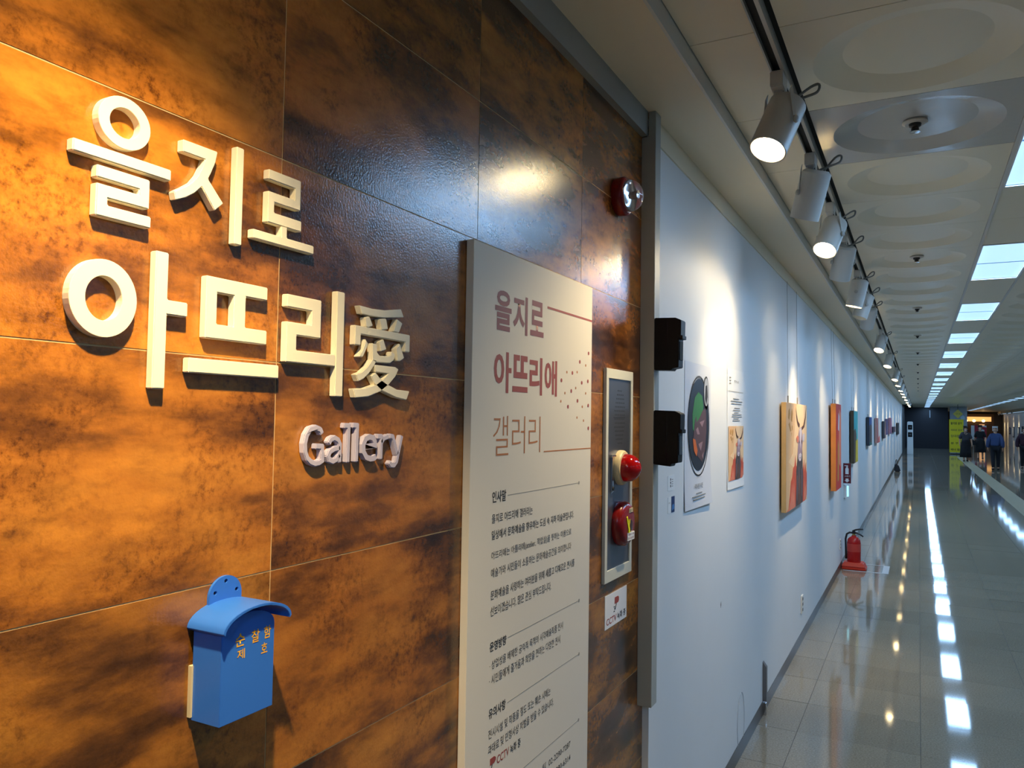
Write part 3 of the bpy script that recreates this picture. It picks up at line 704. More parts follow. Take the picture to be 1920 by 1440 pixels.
# CCTV notice
cn = empty('cctv_notice', (0, 2.285, 1.068), 'small white CCTV notice with red camera symbol below the alarm plate', 'sign')
box('sheet', 0.0, 0.0012, 2.188, 2.380, 1.069, 1.169, mat('notice_white', (224, 224, 228), 0.5), cn)
text('lettering', 'CCTV', 2.200, 2.287, 1.079, 1.099, 0.0016, M_BRICK, cn, 0.012); text('lettering', '녹화 중', 2.294, 2.370, 1.079, 1.100, 0.0016, M_INK, cn, 0.014)
prism('camera_symbol', [(2.270, 1.131), (2.300, 1.131), (2.308, 1.136), (2.308, 1.146), (2.300, 1.151), (2.270, 1.151)], 0.0012, 0.0016, M_BRICK, cn)
prism('camera_symbol', [(2.284, 1.131), (2.289, 1.131), (2.277, 1.114), (2.268, 1.114), (2.268, 1.119), (2.274, 1.119)], 0.0012, 0.0016, M_INK, cn)
for (a, b) in ((2.262, 1.108), (2.262, 1.122)): prism('camera_symbol', rect(a, a + 0.010, b, b + 0.003), 0.0012, 0.0016, M_INK, cn)
# strobe
SC = (0.0, 2.262, 2.392)
st = empty('fire_strobe', (0, SC[1], SC[2] - 0.06), 'round red fire strobe with clear dome high on the brown tiles', 'fire strobe')
lathe('base', [(0.058, 0.0), (0.060, 0.006), (0.060, 0.028), (0.056, 0.034), (0.050, 0.036)], SC, (1, 0, 0), M_RED, st, n=36)
lathe('clear_dome', [(0.049, 0.034), (0.049, 0.044), (0.045, 0.058), (0.036, 0.070), (0.022, 0.078), (0.0, 0.081)], SC, (1, 0, 0), M_CLEAR, st, n=36)
lathe('flash_tube', [(0.0, 0.036), (0.040, 0.036), (0.030, 0.042), (0.010, 0.046), (0.010, 0.062), (0.0, 0.064)], SC, (1, 0, 0), M_CHROME, st, n=20)
bm_ = prism('white_mark', rect(2.218, 2.230, 2.396, 2.408), 0.0355, 0.0362, M_CREAM, st)

# ------------------------------------------------------------------ black boxes on the trunking
def black_box(z0, z1, lab, slant):
    r = empty('black_wall_box', (0.049, 2.53, z0), lab, 'wall box', 'black boxes on the grey post')
    h = z1 - z0
    p = [(0.0495, z0 + 0.002), (0.108 if not slant else 0.108, z0 - (0.0 if not slant else 0.003)), (0.1085, z0 + 0.006), (0.132, z0 + 0.010), (0.133, z0 + h * 0.62), (0.139, z0 + h * 0.63), (0.140, z0 + h * 0.95), (0.120, z1), (0.0495, z1 + 0.002)]
    prism('body', p, 2.496, 2.552, M_BLACKP, r, bevel=0.002, axis='y')
    box('latch', 0.134, 0.144, 2.500, 2.548, z0 + h * 0.595, z0 + h * 0.665, M_BLACKP, r, bevel=0.001)
    for a in (2.506, 2.538): box('rib', 0.108, 0.110, a, a + 0.004, z0 + h * 0.25, z0 + h * 0.60, mat('black_gloss', (24, 26, 34), 0.12), r)
    box('front_window', 0.1325, 0.1345, 2.505, 2.543, z0 + h * 0.20, z0 + h * 0.55, mat('black_gloss', (24, 26, 34), 0.12), r)
    box('seam', 0.094, 0.0955, 2.4948, 2.4965, z0 + 0.01, z1 - 0.01, mat('black_gloss', (24, 26, 34), 0.12), r)
black_box(1.862, 2.037, 'upper black plastic box fixed to the grey trunking post', False)
black_box(1.548, 1.728, 'lower black plastic box fixed to the grey trunking post', True)

# ------------------------------------------------------------------ papers on the white wall
def card(y0, y1, z0, z1, lab, dark):
    r = empty('paper_card', (XW, (y0 + y1) / 2, z0), lab, 'card')
    box('paper', XW, XW + 0.001, y0, y1, z0, z1, M_WHITE, r)
    if dark:
        prism('blue_print', rect(y0 + 0.042, y1, z0, z1), XW + 0.001, XW + 0.0013, mat('card_blue', (28, 52, 104), 0.4), r)
        prism('blue_print', [(y0 + 0.05, z0 + 0.008), (y1 - 0.004, z0 + 0.012), (y1 - 0.008, z0 + 0.03), (y0 + 0.055, z0 + 0.028)], XW + 0.0013, XW + 0.0016, mat('card_sky', (70, 130, 190), 0.4), r)
        text('print', 'Artist', y0 + 0.006, y0 + 0.03, z0 + 0.035, z0 + 0.042, XW + 0.0014, M_GREYINK, r)
    else:
        for i in range(3): prism('print', rect(y0 + 0.03, y0 + 0.038, z0 + 0.012 + 0.012 * i, z0 + 0.021 + 0.012 * i), XW + 0.001, XW + 0.0014, M_INK, r)
        for i in range(4): prism('print', rect(y0 + 0.048, y0 + 0.066, z0 + 0.014 + 0.008 * i, z0 + 0.0165 + 0.008 * i), XW + 0.001, XW + 0.0014, M_GREYINK, r)
card(2.758, 2.844, 1.439, 1.494, 'small white printed card below the lower black box', False)
card(2.760, 2.846, 1.357, 1.416, 'small card with dark blue half under the white card', True)
def sheet(name, y0, y1, z0, z1, m, parent, curl=0.02, n=14):
    """paper sheet, slightly bowed away from the wall at the lower corner"""
    vs = []; fs = []
    for i in range(n + 1):
        for j in range(n + 1):
            u, v = i / n, j / n
            x = XW + 0.0012 + curl * max(0, 0.35 - v) ** 2 * 6 * (0.4 + 0.6 * u) * 0.5
            vs.append((x, y0 + (y1 - y0) * u, z0 + (z1 - z0) * v))
    for i in range(n):
        for j in range(n):
            a = i * (n + 1) + j; fs.append((a, a + n + 1, a + n + 2, a + 1))
    return pyd(name, vs, fs, m, parent, smooth=True)
p1 = empty('poster', (XW, 3.19, 1.34), 'tall white poster with a dark oval picture on the white wall', 'poster')
PY0_, PY1_, PZ0, PZ1 = 2.976, 3.40, 1.343, 1.932
sheet('paper', PY0_, PY1_, PZ0, PZ1, mat('poster_paper', (214, 216, 224), 0.5), p1, 0.03)
PXF = XW + 0.0030
def flat(nm, loop, m, parent, k=0, x=PXF): return prism(nm, loop, x + 0.0004 * k, x + 0.0004 * k + 0.0003, m, parent)
oc = (3.195, 1.675)
flat('oval_ring', [ellipse(*oc, .178, .208, 40), ellipse(*oc, .172, .201, 40)], M_INK, p1)
flat('oval_picture', ellipse(oc[0] - 0.002, oc[1] + 0.006, .168, .190, 40), mat('oval_dark', (30, 28, 36), 0.35), p1, 1)
flat('oval_picture', [(3.09, 1.66), (3.085, 1.72), (3.12, 1.79), (3.18, 1.815), (3.24, 1.80), (3.262, 1.76), (3.25, 1.70), (3.16, 1.64)], mat('oval_green', (52, 120, 62), 0.5), p1, 2)
flat('oval_picture', [(3.10, 1.63), (3.125, 1.70), (3.145, 1.715), (3.15, 1.69), (3.19, 1.705), (3.25, 1.74), (3.30, 1.75), (3.315, 1.66), (3.29, 1.57), (3.24, 1.525), (3.17, 1.55), (3.12, 1.58)], mat('oval_brown', (88, 62, 66), 0.5), p1, 3)
flat('oval_picture', [(3.09, 1.625), (3.13, 1.62), (3.165, 1.575), (3.15, 1.55), (3.11, 1.575)], mat('oval_orange', (212, 104, 40), 0.5), p1, 4)
for q in ([(3.14, 1.66), (3.17, 1.67), (3.2, 1.64), (3.16, 1.64)], [(3.2, 1.69), (3.28, 1.70), (3.24, 1.67)], [(3.18, 1.60), (3.25, 1.61), (3.22, 1.57)], [(3.24, 1.55), (3.265, 1.565), (3.262, 1.535)]): flat('oval_picture', q, mat('oval_mauve', (150, 118, 124), 0.5), p1, 4)
oo = (3.312, 1.815)
flat('small_oval', ellipse(*oo, .046, .072, 28), M_INK, p1, 1); flat('small_oval', ellipse(oo[0], oo[1] + .004, .040, .060, 28), mat('oval_grey', (168, 170, 176), 0.4), p1, 2)
flat('small_oval', [(3.29, 1.79), (3.30, 1.845), (3.325, 1.85), (3.335, 1.80), (3.31, 1.765)], M_INK, p1, 3)
text('print', 'bulam', 3.155, 3.225, 1.868, 1.884, PXF + 0.0004, M_GREYINK, p1)
text('print', '덕두원 사진', 3.12, 3.25, 1.418, 1.440, PXF + 0.004, M_INK, p1, 0.0); text('print', '2021. 6. 2', 3.15, 3.23, 1.462, 1.468, PXF + 0.0030, M_GREYINK, p1)
for i, (a, b) in enumerate(((3.14, 3.235), (3.08, 3.29), (3.095, 3.275))): prism('print', rect(a, b, 1.398 - 0.011 * i, 1.402 - 0.011 * i), PXF + 0.004, PXF + 0.0045 + 0.001 * i, M_GREYINK, p1)
p2 = empty('poster', (XW, 3.93, 1.36), 'white text sheet with a picture of a horned ox below the text', 'poster')
sheet('paper', 3.735, 4.12, 1.366, 1.952, M_WHITE, p2, 0.015)
def ox(parent, y0, y1, z0, z1, x, scale=1.0):
    """painted ox: orange ground, horned head, red flanks"""
    W_, H_ = y1 - y0, z1 - z0
    P = lambda L: [(y0 + W_ * a, z0 + H_ * b) for a, b in L]
    f = lambda nm, L, m, k: prism(nm, P(L), x + 0.0004 * k, x + 0.0004 * k + 0.0004, m, parent)
    prism('painted_ground', rect(y0, y1, z0, z1), x, x + 0.0004, mat('paint_peach', (236, 188, 136), 0.5, noise=0.12, nscale=5), parent)
    red = mat('paint_red_orange', (206, 84, 54), 0.5, noise=0.25, nscale=14); dk = mat('paint_dark_grey', (74, 62, 62), 0.5, noise=0.4, nscale=25)
    lt = mat('paint_pale', (214, 200, 206), 0.5); hn = mat('paint_horn', (96, 56, 36), 0.5); mv = mat('paint_mauve', (160, 134, 148), 0.5); gd = mat('paint_gold', (196, 140, 60), 0.5)
    br = mat('paint_umber', (104, 70, 54), 0.5, noise=0.4, nscale=20); rs_ = mat('paint_rose', (226, 128, 98), 0.5, noise=0.2, nscale=14)
    f('painted_glow', [(0.10, 0.45), (0.30, 0.52), (0.42, 0.95), (0.52, 1.0), (0.95, 1.0), (1.0, 0.9), (1.0, 0.4), (0.6, 0.3)], mat('paint_light_peach', (244, 206, 160), 0.5, noise=0.1, nscale=6), 1)
    f('painted_flank', [(0.02, 0.0), (0.10, 0.02), (0.16, 0.14), (0.20, 0.26), (0.26, 0.30), (0.30, 0.38), (0.36, 0.40), (0.41, 0.50), (0.44, 0.40), (0.50, 0.36), (0.50, 0.0)], red, 2)
    f('painted_flank', [(0.06, 0.0), (0.18, 0.08), (0.26, 0.24), (0.30, 0.12), (0.34, 0.28), (0.38, 0.06), (0.40, 0.0)], rs_, 3)
    f('painted_flank', [(0.74, 0.0), (0.78, 0.30), (0.84, 0.44), (0.88, 0.30), (0.93, 0.40), (0.97, 0.28), (1.0, 0.30), (1.0, 0.05), (0.9, 0.0)], red, 2)
    f('painted_flank', [(0.82, 0.0), (0.86, 0.22), (0.90, 0.10), (0.96, 0.20), (0.98, 0.04)], rs_, 3)
    f('painted_neck', [(0.42, 0.0), (0.45, 0.20), (0.44, 0.34), (0.50, 0.46), (0.52, 0.56), (0.62, 0.62), (0.74, 0.58), (0.76, 0.42), (0.80, 0.26), (0.76, 0.0)], dk, 4)
    f('painted_neck', [(0.52, 0.0), (0.54, 0.22), (0.58, 0.34), (0.62, 0.22), (0.66, 0.30), (0.68, 0.0)], br, 5)
    f('painted_head', [(0.50, 0.50), (0.53, 0.60), (0.55, 0.70), (0.60, 0.76), (0.69, 0.77), (0.75, 0.70), (0.76, 0.60), (0.72, 0.50), (0.66, 0.43), (0.57, 0.43)], mv, 5)
    f('painted_head', [(0.59, 0.75), (0.69, 0.77), (0.72, 0.72), (0.67, 0.64), (0.66, 0.54), (0.62, 0.60), (0.61, 0.69)], lt, 6)
    f('painted_head', [(0.54, 0.46), (0.60, 0.43), (0.67, 0.43), (0.71, 0.49), (0.65, 0.51), (0.58, 0.50)], lt, 6)
    f('painted_eye', [(0.56, 0.62), (0.60, 0.64), (0.60, 0.61)], br, 7); f('painted_eye', [(0.69, 0.63), (0.73, 0.64), (0.71, 0.60)], br, 7); f('painted_nostril', [(0.58, 0.465), (0.66, 0.465), (0.62, 0.455)], br, 7)
    f('painted_ear', [(0.45, 0.67), (0.50, 0.69), (0.56, 0.67), (0.54, 0.62), (0.47, 0.62)], rs_, 6); f('painted_ear', [(0.75, 0.68), (0.81, 0.71), (0.87, 0.69), (0.84, 0.63), (0.76, 0.62)], lt, 6)
    f('painted_horn', [(0.60, 0.77), (0.53, 0.78), (0.46, 0.84), (0.43, 0.92), (0.42, 0.97), (0.46, 0.90), (0.52, 0.83), (0.61, 0.80)], hn, 6)
    f('painted_horn', [(0.70, 0.77), (0.80, 0.79), (0.89, 0.87), (0.94, 0.97), (0.93, 0.87), (0.85, 0.77), (0.73, 0.74)], hn, 6)
    for L in ([(0.08, 0.86), (0.10, 0.93), (0.14, 0.95), (0.17, 0.90), (0.13, 0.84)], [(0.2, 0.84), (0.22, 0.92), (0.26, 0.95), (0.29, 0.90), (0.25, 0.82)], [(0.10, 0.80), (0.15, 0.82), (0.22, 0.74), (0.18, 0.73)], [(0.24, 0.78), (0.27, 0.79), (0.28, 0.75), (0.26, 0.74)], [(0.22, 0.72), (0.24, 0.72), (0.23, 0.69)]): f('painted_mark', L, gd, 2)
    for a, b, c, w in ((0.47, 0.04, 0.30, .012), (0.56, 0.10, 0.38, .010), (0.71, 0.06, 0.36, .012)): f('painted_mane', [(a, b), (a + w, b + 0.02), (a + w * 1.5, c), (a + 0.004, c - 0.02)], mv, 6)
ox(p2, 3.757, 4.108, 1.408, 1.672, XW + 0.0034)
for i, (a, b, z) in enumerate([(3.86, 4.0, 1.805), (3.81, 4.08, 1.793), (3.82, 4.06, 1.781), (3.89, 4.02, 1.759), (3.86, 4.03, 1.748), (3.89, 3.99, 1.737), (3.84, 4.06, 1.727), (3.83, 4.07, 1.717), (3.87, 3.99, 1.707), (3.85, 4.02, 1.697)]): prism('print', rect(a, b, z, z + 0.004), XW + 0.003, XW + 0.0034, M_GREYINK, p2)
for i in range(3): prism('print', rect(3.775, 3.81, 1.878 + 0.014 * i, 1.883 + 0.014 * i), XW + 0.003, XW + 0.0034, M_GREYINK, p2)
text('print', '작가노트', 3.885, 3.99, 1.886, 1.899, XW + 0.0034, M_INK, p2); prism('print', rect(3.75, 4.10, 1.842, 1.8435), XW + 0.003, XW + 0.0034, M_GREYINK, p2)

# ------------------------------------------------------------------ canvases hanging on the white wall
def canvas(y0, y1, z0, z1, lab, painter, edge, wires=True, thick=0.045, gap=0.013):
    r = empty('painting', (XW, (y0 + y1) / 2, z0), lab, 'painting', 'canvases hung on the white wall')
    x0 = XW + gap; x1 = x0 + thick
    cv = box('canvas', x0, x1, y0, y1, z0, z1, edge, r, bevel=0.002, seg=1)
    painter(cv, y0 + 0.001, y1 - 0.001, z0 + 0.001, z1 - 0.001, x1 + 0.0002)
    if wires:
        for q in (0.24, 0.68):
            y = y0 + (y1 - y0) * q
            tube('hanging_wire', [(XW + 0.012, y, 2.662), (x0 + 0.005, y, z1 + 0.04), (x0 + 0.008, y, z1)], 0.0014, mat('wire_grey', (120, 116, 108), 0.4), r, n=5)
            box('wire_hook', x0 + 0.002, x0 + 0.010, y - 0.006, y + 0.006, z1, z1 + 0.05, M_GREYINK, r)
def blocks(cols):
    def f(r, y0, y1, z0, z1, x):
        prism('painted_ground', rect(y0, y1, z0, z1), x, x + 0.0005, cols[0], r)
        for i, (m, L) in enumerate(cols[1:]):
            prism('painted_shape', [(y0 + (y1 - y0) * a, z0 + (z1 - z0) * b) for a, b in L], x + 0.0005 + 0.0004 * i, x + 0.001 + 0.0004 * i, m, r)
    return f
C = lambda nm, rgb: mat('paint_' + nm, rgb, 0.5, noise=0.2, nscale=9)
canvas(5.30, 6.35, 1.103, 1.825, 'large peach canvas of a horned ox, nearest painting on the wall', ox, C('peach_edge', (226, 176, 110)), thick=0.03, gap=0.012)
canvas(8.43, 9.0, 1.003, 1.887, 'tall red canvas, second painting along the white wall', blocks([C('red', (204, 52, 40)), (C('rose', (214, 90, 84)), [(0.5, 0.3), (0.9, 0.25), (0.95, 0.9), (0.55, 0.95)]), (C('pale', (226, 206, 196)), [(0.35, 0.70), (0.6, 0.68), (0.66, 0.86), (0.45, 0.90)]), (C('gold', (214, 160, 70)), [(0.25, 0.1), (0.5, 0.1), (0.55, 0.5), (0.3, 0.6)])]), C('ochre_edge', (196, 120, 56)), gap=0.02, thick=0.05)
canvas(11.05, 11.78, 1.16, 1.853, 'canvas with turquoise top and yellow base, third painting', blocks([C('turq', (60, 176, 178)), (C('brownish', (96, 72, 58)), [(0.0, 0.0), (0.55, 0.0), (0.6, 0.55), (0.35, 0.66), (0.0, 0.62)]), (C('yellow', (206, 186, 40)), [(0.35, 0.0), (1.0, 0.0), (1.0, 0.45), (0.45, 0.42)])]), C('brown_edge', (92, 74, 52)))
canvas(14.64, 15.45, 1.30, 1.797, 'blue and grey canvas, fourth painting along the wall', blocks([C('blue', (52, 88, 158)), (C('greybrown', (84, 74, 72)), [(0.0, 0.1), (1.0, 0.05), (1.0, 0.7), (0.5, 0.75), (0.0, 0.7)]), (C('green', (60, 110, 100)), [(0.0, 0.0), (1.0, 0.0), (1.0, 0.1), (0.0, 0.12)])]), C('slate_edge', (60, 62, 70)))
canvas(17.5, 18.7, 1.28, 1.797, 'white and coral canvas, fifth painting along the wall', blocks([C('coral', (220, 110, 100)), (C('whiteish', (236, 222, 214)), [(0.4, 0.2), (1.0, 0.3), (1.0, 1.0), (0.3, 1.0)])]), C('coral_edge', (204, 150, 140)))
canvas(21.1, 22.2, 1.314, 1.742, 'dark grey canvas, sixth painting along the wall', blocks([C('charcoal', (70, 64, 72)), (C('mauve', (120, 100, 116)), [(0.3, 0.2), (0.8, 0.2), (0.6, 0.8)])]), C('charcoal_edge', (80, 74, 80)), False)
canvas(23.1, 23.9, 1.379, 1.81, 'slim violet canvas, seventh painting along the wall', blocks([C('violet', (120, 96, 140)), (C('mauve', (120, 100, 116)), [(0.1, 0.1), (0.9, 0.2), (0.5, 0.7)])]), C('violet_edge', (130, 110, 140)), False)
canvas(25.6, 27.1, 1.369, 1.853, 'rose and blue canvas, eighth painting along the wall', blocks([C('rosea', (190, 110, 130)), (C('blueb', (70, 80, 140)), [(0.1, 0.0), (0.7, 0.0), (0.5, 0.6)])]), C('rose_edge', (190, 130, 140)), False)
canvas(28.9, 31.8, 1.378, 1.57, 'low dark purple canvas, ninth painting along the wall', blocks([C('plum', (60, 44, 64)), (C('plumb', (90, 60, 90)), [(0.2, 0.3), (0.8, 0.3), (0.5, 0.8)])]), C('plum_edge', (70, 54, 70)), False)
canvas(34.8, 37.8, 1.227, 1.709, 'black and grey canvas, last painting along the wall', blocks([C('black', (40, 36, 40)), (C('greyish', (130, 120, 120)), [(0.2, 0.2), (0.7, 0.3), (0.5, 0.8)])]), C('black_edge', (50, 46, 50)), False)

# ------------------------------------------------------------------ small fittings on the white wall
def outlet(y0, y1, z0, z1, lab):
    r = empty('wall_outlet', (XW, (y0 + y1) / 2, z0), lab, 'outlet')
    box('cover_plate', XW, XW + 0.010, y0, y1, z0, z1, mat('outlet_white', (226, 222, 214), 0.4), r, bevel=0.003)
    for k in range(3): box('socket', XW + 0.009, XW + 0.0115, (y0 + y1) / 2 - 0.02, (y0 + y1) / 2 + 0.02, z0 + (z1 - z0) * (0.12 + 0.3 * k), z0 + (z1 - z0) * (0.27 + 0.3 * k), mat('socket_dark', (90, 84, 80), 0.5), r)
outlet(6.34, 6.42, 0.225, 0.362, 'white wall outlet low on the wall below the ox canvas')
outlet(9.62, 9.70, 0.24, 0.36, 'small outlet low on the wall just before the fire extinguisher')
sk = prism('riser_cover', [(XW, 0.0805), (XW + 0.022, 0.0805), (XW + 0.022, 0.275), (XW, 0.305)], 4.70, 4.735, mat('riser_grey', (108, 104, 104), 0.4), None, bevel=0.001, axis='y')
tag(sk, 'grey metal riser cover rising from the baseboard of the white wall', 'riser cover')
cl = box('chrome_clip', XW + 0.002, XW + 0.02, 4.70, 4.735, 0.0, 0.072, M_CHROME, None, bevel=0.003); tag(cl, 'chrome clip at floor level under the grey riser cover', 'clip')
# faint arc scratched on the wall
rs = tube('wall_cable_loop', [(XW + 0.0015, 4.08 + 0.17 * math.sin(a) * 0.5, 0.02 + 0.30 * (0.5 - 0.5 * math.cos(a))) for a in [math.pi * 2 * i / 22 for i in range(3, 20)]], 0.0012, mat('pale_loop', (190, 192, 196), 0.5), None, n=5)
tag(rs, 'thin pale wire loop on the white wall near the floor', 'wire')
for (y, z) in ((3.62, 0.84),):
    sc = prism('wall_chip', [(y, z), (y + 0.008, z + 0.012), (y + 0.006, z + 0.028), (y - 0.004, z + 0.016)], XW, XW + 0.0006, mat('chip_brown', (120, 104, 96), 0.8), None); tag(sc, 'small brown chip mark in the white wall paint', 'chip mark')
# exit-side signs (flag mounted)
es = empty('extinguisher_sign', (XW, 10.15, 0.99), 'dark red fire extinguisher sign jutting from the white wall', 'sign')
box('plate', XW, XW + 0.085, 10.15, 10.156, 0.965, 1.205, mat('sign_red', (104, 22, 36), 0.4), es)
fp = lambda L, nm='pictogram': prism(nm, L, 10.1485, 10.1495, M_WHITE, es, axis='y')
fp([(0.045, 1.075), (0.082, 1.075), (0.082, 1.14), (0.072, 1.155), (0.055, 1.155), (0.045, 1.14)]); fp([(0.055, 1.157), (0.075, 1.157), (0.075, 1.168), (0.055, 1.168)]); fp([(0.035, 1.172), (0.075, 1.172), (0.075, 1.180), (0.035, 1.180)])
fp([(0.064, 0.975), (0.092, 1.0), (0.08, 1.0), (0.08, 1.022), (0.048, 1.022), (0.048, 1.0), (0.036, 1.0)])
text('lettering', '소화기', 0.036, 0.095, 1.040, 1.060, 10.1488, M_WHITE, es, 0.01, facing='-y')
ws = empty('exit_sensor', (XW, 10.3, 0.78), 'small white wall unit with a pale cyan glowing strip', 'wall sensor')
box('case', XW, XW + 0.03, 10.24, 10.38, 0.78, 0.935, M_WHITE, ws, bevel=0.004)
box('light_strip', XW + 0.03, XW + 0.05, 10.27, 10.29, 0.795, 0.925, mat('cyan_glow', (180, 240, 250), 0.4, emit=(0.35, 0.85, 0.95), estr=0.9), ws)
for z in (0.775, 0.935): lathe('screw', [(0.006, 0), (0.006, 0.004), (0.0, 0.004)], (XW + 0.001, 10.22, z), (1, 0, 0), M_INK, ws, n=8)

# ------------------------------------------------------------------ fire extinguisher
EX, EY = 0.155, 9.89
fe = empty('fire_extinguisher', (EX, EY, 0), 'red fire extinguisher standing in a red base by the white wall', 'fire extinguisher')
M_EXR = mat('extinguisher_red', (168, 22, 20), 0.25); M_EXB = mat('stand_red', (196, 52, 30), 0.4); M_HOSE = mat('hose_black', (26, 26, 32), 0.5)
prism('stand', [[(EX - .125, EY - .125), (EX + .135, EY - .125), (EX + .135, EY + .125), (EX - .125, EY + .125)]], 0.0, 0.03, M_EXB, fe, bevel=0.008, axis='z')
vs = [(EX + s * (.105 if k else .13), EY + t * (.10 if k else .12), 0.08 if k else 0.028) for k in (0, 1) for s, t in ((-1, -1), (1, -1), (1, 1), (-1, 1))]
pyd('stand', vs, [(0, 1, 2, 3), (4, 5, 6, 7), (0, 1, 5, 4), (1, 2, 6, 5), (2, 3, 7, 6), (3, 0, 4, 7)], M_EXB, fe, bevel=0.01)
lathe('cylinder', [(0.0, 0.07), (0.072, 0.07), (0.074, 0.09), (0.074, 0.30), (0.068, 0.335), (0.050, 0.358), (0.026, 0.372), (0.022, 0.385), (0.0, 0.386)], (EX, EY, 0), (0, 0, 1), M_EXR, fe, n=32)
lathe('label_band', [(0.0745, 0.20), (0.0748, 0.205), (0.0748, 0.285), (0.0745, 0.29)], (EX, EY, 0), (0, 0, 1), mat('extinguisher_label', (188, 62, 54), 0.4), fe, n=32, cap=False)
lathe('neck', [(0.018, 0.384), (0.018, 0.402), (0.014, 0.404)], (EX, EY, 0), (0, 0, 1), mat('brass_neck', (180, 160, 90), 0.3, metal=0.8), fe, n=16)
valve = lathe('valve', [(0.020, 0.402), (0.020, 0.425), (0.010, 0.432), (0.0, 0.432)], (EX, EY, 0), (0, 0, 1), M_HOSE, fe, n=16)
tube('carry_handle', [(EX - 0.015, EY, 0.415), (EX + 0.03, EY, 0.412), (EX + 0.07, EY, 0.395), (EX + 0.10, EY, 0.375)], [0.012, 0.011, 0.009, 0.008], M_HOSE, valve)
tube('squeeze_lever', [(EX - 0.015, EY, 0.428), (EX + 0.02, EY, 0.448), (EX + 0.06, EY, 0.458), (EX + 0.10, EY, 0.458)], [0.011, 0.010, 0.009, 0.007], M_HOSE, valve)
tube('hose', [(EX - 0.012, EY, 0.412), (EX - 0.045, EY - 0.01, 0.415), (EX - 0.075, EY - 0.01, 0.395), (EX - 0.088, EY - 0.01, 0.34), (EX - 0.086, EY - 0.01, 0.22), (EX - 0.084, EY - 0.01, 0.11)], 0.011, M_HOSE, fe)
M_TAPE = mat('white_floor_tape', (196, 200, 204), 0.4)
tp2 = prism('floor_tape', [[(0.05, 9.70), (0.52, 9.73), (0.52, 10.26), (0.05, 10.26)], [(0.05, 9.725), (0.455, 9.76), (0.455, 10.235), (0.05, 10.235)]], 0.0012, 0.0022, M_TAPE, None, axis='z')
tag(tp2, 'white tape rectangle on the floor around the fire extinguisher', 'floor tape')

# ------------------------------------------------------------------ far end of the corridor
bw = box('wall_back', -0.15, 2.6, 60.0, 60.3, 0.0, 2.87, M_DARKWALL); tag(bw, 'dark wall closing the far end of the corridor', None, kind='structure')
sd = box('wall_side', -0.15, 0.0, YWE, 60.0, 0.0, 2.87, mat('dark_side', (60, 58, 58), 0.5)); tag(sd, 'dark recess beyond the end of the white gallery wall', None, kind='structure')
wr = box('wall_right', XR, XR + 0.15, YB, YE, 0.0, 2.87, M_WALL); tag(wr, 'distant white wall on the right with small pictures', None, kind='structure')
we = box('wall_end', 2.6, XR + 0.1, 79.0, 79.2, 0.0, 2.87, mat('end_brown', (60, 50, 44), 0.5)); tag(we, 'dim brown wall at the far right end', None, kind='structure')
bk = box('wall_behind', -0.15, XR + 0.15, YB - 0.15, YB, 0.0, 2.87, M_WALL); tag(bk, 'plain wall closing the corridor behind the view', None, kind='structure')
sl = box('light_strip', 1.50, 1.54, 59.97, 59.998, 2.1, 2.62, mat('strip_white', (220, 230, 240), 0.4), None); tag(sl, 'thin white vertical strip on the dark far wall', 'strip')
# silver column
co = empty('column', (3.1, 57.0, 0), 'silver clad square column beside the dark far wall', 'column')
M_COL = mat('column_steel', (150, 158, 168), 0.3, metal=0.6)
for k in range(4): box('cladding_panel', 2.62, 3.55, 56.5, 57.4, 0.02 + 0.7 * k, 0.715 + 0.7 * k, M_COL, co, bevel=0.01)
dm = empty('diamond_sign', (2.95, 50.3, 2.0), 'yellow diamond sign hanging above the yellow banner', 'sign')
prism('board', [(2.80, 2.02), (3.05, 2.27), (2.80, 2.52), (2.55, 2.27)], 50.3, 50.33, mat('diamond_yellow', (214, 200, 96), 0.5), dm, axis='y')
prism('pale_board', [(2.95, 1.95), (3.14, 1.95), (3.14, 2.12), (3.05, 2.2), (2.92, 2.08)], 50.34, 50.37, mat('pale_blue_board', (170, 196, 220), 0.5), dm, axis='y')
tube('hanger', [(2.80, 50.32, 2.5), (2.80, 50.32, 2.80)], 0.012, M_INK, dm)
text('lettering', '안내', 2.70, 2.90, 2.22, 2.32, 50.299, mat('olive_ink', (120, 110, 50), 0.6), dm, facing='-y')
bn = empty('banner_stand', (2.70, 50.0, 0), 'tall yellow standing banner with rows of dark Korean text', 'banner')
box('sheet', 2.36, 3.06, 50.0, 50.02, 0.10, 1.96, mat('banner_yellow', (224, 206, 30), 0.5), bn)
box('foot', 2.40, 3.02, 49.85, 50.2, 0.0, 0.05, M_INK, bn); tube('pole', [(2.71, 50.06, 0.05), (2.71, 50.06, 1.95)], 0.012, M_INK, bn)
for body, z, h, m in (('을지로 상가', 1.66, 0.15, M_INK), ('새로운 점포', 1.30, 0.12, mat('olive_ink', (120, 110, 50), 0.6)), ('임대문의', 0.95, 0.15, mat('olive_ink', (120, 110, 50), 0.6)), ('문 구 점', 0.56, 0.12, M_INK), ('배너 접수', 0.20, 0.13, M_INK)):
    text('lettering', body, 2.43, 2.99, z, z + h, 49.998, m, bn, 0.02, facing='-y')
ks = empty('kiosk', (0.42, 47.6, 0), 'white upright kiosk with two black square screens', 'kiosk')
prism('cabinet', [(0.27, 0.0), (0.57, 0.0), (0.56, 1.74), (0.53, 1.79), (0.31, 1.79), (0.28, 1.74)], 47.5, 47.75, M_WHITE, ks, bevel=0.01, axis='y')
for z in (1.35, 0.95):
    scn = box('screen', 0.315, 0.525, 47.485, 47.50, z, z + 0.26, M_BLACKP, ks, bevel=0.004); lathe('lens', [(0.05, 0.0), (0.05, 0.01), (0.0, 0.012)], (0.42, 47.485, z + 0.13), (0, -1, 0), mat('lens_grey', (80, 80, 88), 0.2), scn, n=16)
